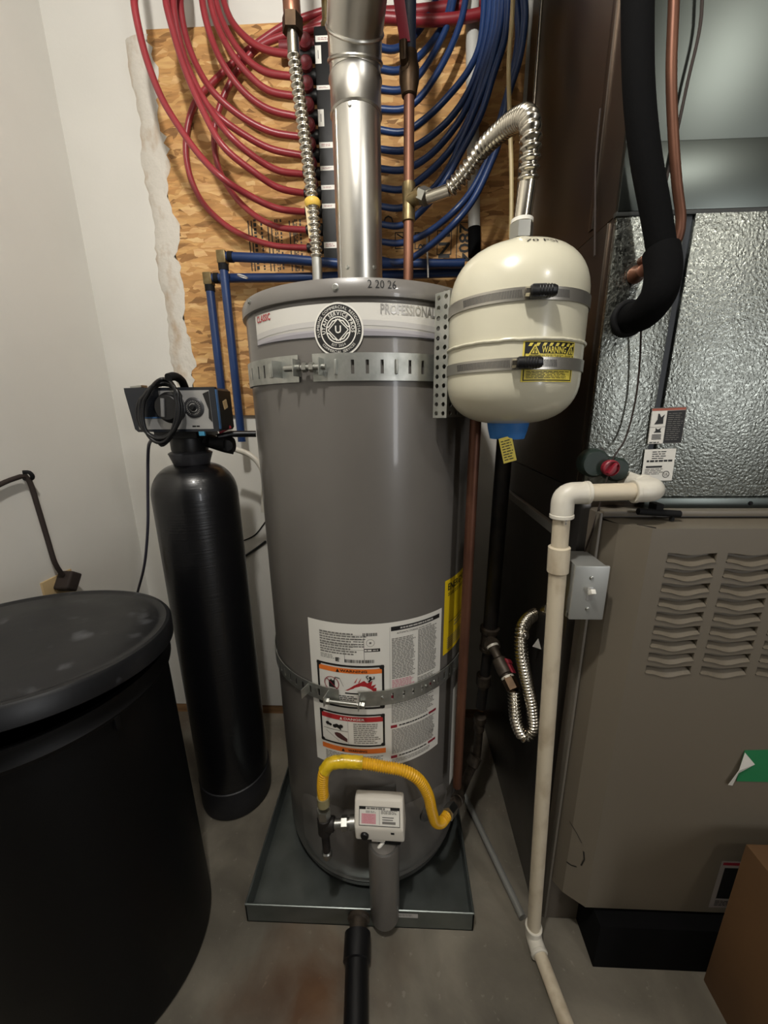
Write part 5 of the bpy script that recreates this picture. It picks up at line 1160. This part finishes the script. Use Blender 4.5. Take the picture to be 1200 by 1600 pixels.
MB().corr(smooth(fp, .005), .0108, .0158, .0082, 20).build('corrugated_tube', M_steel, fc, angle=88)
p = g(817, 990, .822); MB().spin([(.0125, -.006), (.0145, -.003), (.0145, .006), (.0125, .01)], p, (g(815, 1000, .82) - p).normalized(), 20).build('joint_band', M_steel, fc)
p = g(832, 1010, .84); o = MB().add([p, p + V((.012, 0, .022)), p + V((.018, 0, .004)), p + V((.022, 0, -.008))], [[0, 3, 2, 1]]).build('paper_tag', M_white, fc); solid(o, .0008)

# yellow gas connector to the control valve
yc = thing('gas_connector', 'yellow coated flexible gas connector arching over the white control valve', 'gas connector', atY(508, 1320, .68))
y = lambda a_, b_, Y: atY(a_, b_, Y)
e_end = lower[-1]
MB().spin([(.013, -.03), (.017, -.028), (.017, -.004), (.015, -.002), (.015, .012)], e_end, (y(704, 1266, .775) - e_end).normalized(), 20).build('flare_adapter', M_irong, yc)
n0 = y(707, 1262, .79); n1 = y(699, 1273, .755); MB().hexnut(n0, n1, .0165).build('nut', M_zinc, yc)
yp = [n1, y(691, 1284, .735), y(681, 1284, .715), y(675, 1268, .70), y(668, 1240, .69), y(652, 1216, .685), y(630, 1204, .685), y(600, 1198, .69), y(565, 1192, .69), y(535, 1190, .69), y(515, 1194, .685), y(507, 1205, .682), y(504, 1225, .68), y(505, 1246, .68)]
sp_ = smooth(yp, .005); MB().corr(sp_, .0106, .0131, .0056, 18).build('yellow_tube', M_yel, yc, angle=88)
lab = smooth([y(567, 1192, .69), y(535, 1190, .69), y(515, 1194, .685), y(507, 1204, .682)], .005); MB().tube(lab, [.0142 + .0006 * math.sin(i * 2.3) for i in range(len(lab))], 18, False).build('wrap_label', M_yeltag, yc)
va = y(505, 1246, .68); vb = y(507, 1285, .68)
MB().tube([va + V((0, 0, .004)), va - V((0, 0, .02))], .0145, 20).build('clear_sleeve', mat('clear_sleeve_grey', '#a39a72', .25, .3), yc)
MB().hexnut(V((vb.x, .68, vb.z + .018)), V((vb.x, .68, vb.z + .042)), .016).build('nut', M_zinc, yc)
b = MB(); b.spin([(.013, -.03), (.0165, -.027), (.0165, .016), (.013, .019)], V((vb.x, .68, vb.z)), (0, 0, 1), 20); b.spin([(.0165, 0), (.0165, .022), (.014, .024)], V((vb.x, .68, vb.z - .004)), (1, 0, 0), 20); b.build('iron_tee', M_iron, yc)
p = V((vb.x + .022, .68, vb.z - .004)); q = V((gc.x - gw + .004, .684, vb.z - .002)); MB().tube([p, q], .0105, 18).build('nipple', M_zinc, yc)
MB().hexnut(p.lerp(q, .35), p.lerp(q, .6), .016).build('union_nut', M_zinc, yc); MB().spin([(.0155, 0), (.0155, .012)], p.lerp(q, .72), q - p, 18).build('collar', M_zinc, yc)
lo = y(512, 1330, .68); MB().tube([V((vb.x, .68, vb.z - .026)), V((vb.x + .001, .68, lo.z + .002))], .0095, 18).build('drip_leg', M_iron, yc); MB().spin([(.0125, 0), (.0125, .014), (.010, .017)], V((vb.x + .001, .68, lo.z - .014)), (0, 0, 1), 20).build('drip_cap', M_zinc, yc)

# ================================================================== cardboard box
cb = thing('cardboard_box', 'brown cardboard box standing on the floor beside the furnace', 'box', (.8, .4, 0))
bxc = atZ(1165, 1318, .42); X0 = bxc.x; Y1 = bxc.y; ang = R(0)
MB().box(X0, X0 + .42, Y1 - .34, Y1, .0, .42, .003).build('carton', M_card, cb)
MB().box(X0 + .003, X0 + .417, Y1 - .174, Y1 - .166, .4195, .4205).build('flap_gap', mat('dark_gap', '#2d2116', .8), cb)

# ================================================================== water softener
TX, TY, TR = -.562, 1.02, .109
sf = thing('water_softener', 'black fibreglass water softener tank with a control head on top', 'water softener', (TX, TY, 0))
zn = atY(297, 716, TY - .05).z; zsh = zn - .02
prof = [(.02, .0), (TR - .01, .0), (TR + .002, .006), (TR + .003, .02), (TR + .003, .105), (TR - .001, .108)]
MB().lathe(prof, TX, TY, 72).build('base_boot', mat('boot_black', '#17171a', .5), sf)
prof = [(TR - .004, .06), (TR, .11), (TR, zsh - .085)]
for i in range(1, 11):
    a = R(9 * i); prof.append((TR * math.cos(a) * .66 + TR * .34, zsh - .085 + .085 * math.sin(a)))
prof.append((.03, zsh))
MB().lathe(prof, TX, TY, 96).build('tank', M_frp, sf)
MB().lathe([(.036, zsh - .006), (.045, zsh + .0), (.053, zn + .004), (.055, zn + .009), (.048, zn + .013), (.036, zn + .016)], TX, TY, 48).build('neck_ring', mat('neck_grey', '#3a3a3d', .5), sf)
MB().lathe([(.044, zn + .012), (.046, zn + .02), (.046, zn + .05), (.05, zn + .055), (.05, zn + .075), (.04, zn + .08)], TX, TY, 40).build('valve_neck', M_black, sf)
HYf = .925
h0 = atY(203, 672, HYf); h1 = atY(334, 606, HYf); zb_, zt_ = atY(270, 674, HYf).z, atY(270, 606, HYf).z
hx0, hx1 = h0.x + .004, h1.x
b = MB(); b.prism([(hx0 + .018, HYf + .004, zb_), (hx1 - .004, HYf + .004, zb_), (hx1, HYf + .004, zb_ + .006), (hx1, HYf + .004, zt_ - .006), (hx1 - .008, HYf + .004, zt_), (hx0 + .006, HYf + .004, zt_), (hx0, HYf + .004, zt_ - .006), (hx0 + .01, HYf + .004, zb_ + .008)], (0, .085, 0)); b.build('head_housing', M_black, sf)
b = MB(); b.prism([(hx0 + .016, HYf, zb_ - .001), (hx1 + .001, HYf, zb_ - .001), (hx1 + .001, HYf, zt_ + .001), (hx0 - .001, HYf, zt_ + .001), (hx0 - .001, HYf, zt_ - .008), (hx0 + .009, HYf, zb_ + .006)], (0, .012, 0)); b.build('face_bezel', mat('bezel_black', '#1d2026', .3), sf)
MB().box(hx1 + .0005, hx1 + .003, HYf + .002, HYf + .012, zb_ + .004, zt_ - .004, .001).build('blue_edge', M_bluel, sf)
d = Decal(planemap((0, HYf - .0002, 0), (1, 0, 0), (0, 0, 1)), .05)
def hp_(x, y_): p = atY(x, y_, HYf); return p.x, p.z
A = hp_(318, 668); 
d.rect(hp_(252, 640)[0], zb_ + .005, hx1 - .012, zt_ - .006, M_silver, 1); d.rect(hx0 + .02, zb_ + .005, hp_(252, 640)[0], zb_ + .030, M_silver, 1)
fpz = d.build('face_panel', sf)
d = Decal(planemap((0, HYf - .0008, 0), (1, 0, 0), (0, 0, 1)), .05); d.poly([(hx1 - .0125, zt_ - .008), (hx1 - .028, zt_ - .014), (hx1 - .018, zt_ - .05), (hx1 - .020, zb_ + .03), (hx1 - .0125, zb_ + .02)], M_ink, 2)
d.build('print', fpz); d = Decal(planemap((0, HYf - .0008, 0), (1, 0, 0), (0, 0, 1)), .05); u, v = hp_(307, 666); d.lines(u - .009, v - .0022, u + .009, v + .0022, 1, M_ink, 2, .8, ragged=0); d.build('print', fpz); d = Decal(planemap((0, HYf - .0008, 0), (1, 0, 0), (0, 0, 1)), .05); d.rect(hx0 + .022, zb_ + .031, hp_(250, 640)[0], zb_ + .034, M_bluel, 2); d.build('print', fpz)
u, v = hp_(268, 637); MB().spin([(.036, 0), (.036, .004), (.030, .008), (.029, .02), (.027, .022)], (u, HYf, v), (0, -1, 0), 40).build('large_dial', M_black, sf)
MB().obox((u - .007, HYf - .023, v), ((1, 0, -.12), (0, 1, 0), (.12, 0, 1)), (.004, .003, .021), .001).build('dial_grip', mat('grip_grey', '#6e6e6e', .5), sf)
u, v = hp_(304, 637); dl = MB().spin([(.0235, 0), (.0235, .003), (.019, .006), (.0185, .006)], (u, HYf, v), (0, -1, 0), 40).build('small_dial', mat('dial_grey', '#2b2b2d', .4), sf)
d = Decal(planemap((u, HYf - .0062, v), (1, 0, 0), (0, 0, 1)), .05); d.ring((0, 0), .0085, .0098, M_lgrey, 1, 40, 60, 340)
for k in range(24): a = R(15 * k); d.line((.0135 * math.cos(a), .0135 * math.sin(a)), (.0165 * math.cos(a), .0165 * math.sin(a)), .0008, M_lgrey, 1)
d.build('print', dl); MB().spin([(.0065, 0), (.0065, .008), (.005, .010)], (u, HYf - .005, v), (0, -1, 0), 24).build('dial_knob', M_black, sf)
MB().obox(V((hx1 + .0007, HYf + .05, (zb_ + zt_) / 2 + .012)), ((1, 0, 0), (0, 1, .3), (0, -.3, 1)), (.0008, .010, .010)).build('side_sticker', mat('tan_sticker', '#b49a70', .5), sf)
MB().box(TX - .05, TX + .06, TY - .07, TY + .05, zn + .05, zb_ + .01, .006).build('valve_block', M_black, sf)
p = atY(316, 677, HYf + .004); MB().obox(p, ((1, 0, 0), (0, 1, 0), (0, 0, 1)), (.007, .004, .006), .0015).build('blue_tag', mat('cyan_tag', '#3f86a8', .45), sf)
b = MB(); b.tube([V((TX + .04, TY, zn + .045)), atY(352, 697, TY + .02), atY(366, 700, TY + .03)], .018, 16); b.spin([(.02, 0), (.02, .014)], atY(356, 695, TY + .0), (1, 0, 0), 16); b.tube([atY(330, 690, TY - .04), atY(352, 693, TY - .04)], .013, 14); b.spin([(.014, 0), (.014, .006), (.006, .007)], atY(355, 696, TY - .035), (.3, -1, 0), 16); b.build('bypass_valve', M_blackm, sf)
MB().tube([atY(340, 683, TY - .02), atY(362, 678, TY), atY(400, 678, TY + .02)], .0085, 12).build('black_lever', M_black, sf)
MB().obox(atY(351, 670, TY - .03), ((.85, 0, .4), (0, 1, 0), (-.4, 0, .85)), (.017, .004, .006), .002).build('red_lever', M_redp, sf)
# coiled power cord hung over the head, its free end dropping behind the tank
random.seed(5)
pc = thing('power_cord', 'black power cord coiled over the softener control head', 'cord', atY(250, 690, HYf - .03))
for k in range(5):
    pts = []
    for i in range(37):
        a = 2 * math.pi * i / 36 + k * .5; ww = 1 + .05 * math.sin(2 * a + k * 1.7)
        x = 250 + (27 + 2.0 * k) * math.cos(a) * ww * (1 if math.cos(a) < 0 else .95) + (6 if math.sin(a) > .5 else 0) * math.sin(a); yv = 642 - (50 - 2.2 * k) * math.sin(a)
        Yd = HYf - .034 + .010 * (k % 3) + (.035 if math.sin(a) > .8 else 0) * (math.sin(a) - .8) / .2
        pts.append(atY(x, yv, Yd))
    MB().tube(smooth(pts, .01), .0042, 10).build('cord_loop', M_black, pc)
MB().tube(smooth([atY(263, 590, HYf - .02), atY(272, 588, HYf), atY(283, 594, HYf + .03), atY(289, 606, HYf + .06)], .006), .0095, 12).build('cord_strap', M_blackm, pc)
MB().tube(smooth([atY(238, 685, HYf - .025), atY(232, 700, .96), atY(231, 760, 1.0), atY(231, 820, 1.02), atY(226, 880, 1.06), atY(215, 925, 1.12), atY(205, 960, 1.2)], .01), .0038, 10).build('hanging_lead', M_grycord, pc)
MB().tube(smooth([atY(244, 684, HYf - .03), atY(252, 696, HYf - .03), atY(262, 690, HYf - .03), atY(272, 676, HYf - .03)], .005), .0035, 8).build('loose_loop', M_black, pc)
MB().obox(atY(217, 605, HYf + .02), ((1, 0, .1), (0, 1, 0), (-.1, 0, 1)), (.014, .012, .003), .001).build('bare_clip', M_zinc, pc)

# thin lines behind the softener
for k, (pp, m_, r_, lab) in enumerate((
    ([(362, 700), (392, 712), (410, 735), (412, 800)], M_pvc, .009, 'white drain hose curving down behind the softener valve'),
    ([(378, 846), (398, 836), (415, 815)], M_blackm, .0022, 'thin black wire behind the softener tank'),
    ([(378, 872), (396, 860), (415, 846)], M_black, .0042, 'thick black cable behind the softener tank'))):
    Yd = 1.2 if k == 0 else WY - r_ - .0
    tag(MB().tube(smooth([atY(x, y_, Yd) for x, y_ in pp], .01), r_, 10).build('drain_hose' if k == 0 else 'black_cable', m_), lab, 'hose' if k == 0 else 'cable')

# ================================================================== brine tank
BX, BY, BR = -.705, .615, .221
LZ = atY(150, 926, BY + BR).z
bz = LZ + .019 - .062
bt = thing('brine_tank', 'round black brine tank with a dusty lid in front of the softener', 'brine tank', (BX, BY, 0))
prof = [(.02, .0), (BR - .012, .0), (BR - .002, .006), (BR, .02), (BR - .004, bz - .08), (BR - .004, bz - .05), (BR + .004, bz - .044), (BR + .006, bz - .036), (BR + .002, bz - .030), (BR + .002, bz - .008), (BR + .008, bz - .006), (BR + .008, bz), (BR - .002, bz), (BR - .006, bz - .1), (BR - .01, .03), (.02, .02)]
MB().lathe(prof, BX, BY, 96).build('tank_body', M_brine, bt)
nrm = V((.045, .085, 1)).normalized()
LZ = atY(150, 926, BY + BR).z
lc = V((BX + .004, BY + .004, LZ + .019))
lp = [(.02, -.040), (BR + .010, -.040), (BR + .015, -.036), (BR + .013, -.004), (BR + .009, .001), (BR + .003, .002), (BR - .002, -.001), (BR - .014, -.001), (BR - .02, .002), (BR - .1, .004), (.0, .005)]
MB().spin(lp, lc, nrm, 96).build('lid', M_lid, bt)
p = atY(180, 1130, BY - BR * .85); a, z = onCyl(182, 1128, BX, BY, BR); p = cylP(BX, BY, BR + .002, a, z); MB().obox(p, ((math.cos(a), math.sin(a), 0), (math.sin(a), -math.cos(a), 0), (0, 0, 1)), (.005, .004, .014), .002).build('moulded_tab', M_brine, bt)

# outlet, plug and cord on the left wall
ol = thing('wall_outlet', 'ivory outlet plate on the left wall behind the brine tank', 'outlet', atX(85, 915, LX)); p = atX(92, 912, LX); 
MB().box(LX - .001, LX + .006, p.y - .055, p.y + .045, p.z - .075, p.z + .028, .002).build('plate', M_ivory, ol)
MB().box(LX + .005, LX + .009, p.y - .02, p.y + .016, p.z - .03, p.z + .014, .002).build('receptacle', M_ivory, ol)
ec = thing('extension_cord', 'dark brown cord draped over a hook and plugged into the left wall', 'cord', atX(105, 915, LX + .02))
pg = atX(106, 908, LX + .03); MB().obox(pg, ((1, 0, 0), (0, .8, -.6), (0, .6, .8)), (.022, .020, .027), .007, 3).build('plug', M_cord, ec)
MB().tube(smooth([pg + V((.0, -.012, .025)), atX(86, 880, LX + .035), atX(75, 845, LX + .03), atX(60, 795, LX + .028), atX(46, 752, LX + .024), (atX(40, 744, LX + .022)), atX(22, 748, LX + .02), atX(0, 757, LX + .02), atX(-60, 790, LX + .02)], .012), .0062, 12).build('cord', M_cord, ec)
hk = thing('wall_hook', 'small dark hook holding the brown cord on the left wall', 'hook', atX(43, 745, LX)); p = atX(43, 745, LX + .02)
MB().tube(smooth([V((LX - .002, p.y + .01, p.z - .006)), V((LX + .02, p.y + .004, p.z - .008)), V((LX + .034, p.y, p.z)), V((LX + .032, p.y - .004, p.z + .012)), V((LX + .022, p.y - .012, p.z + .014))], .004), .005, 10).build('hook', M_blackm, hk)
for o in bpy.data.objects:
    if '_o' in o: del o['_o']
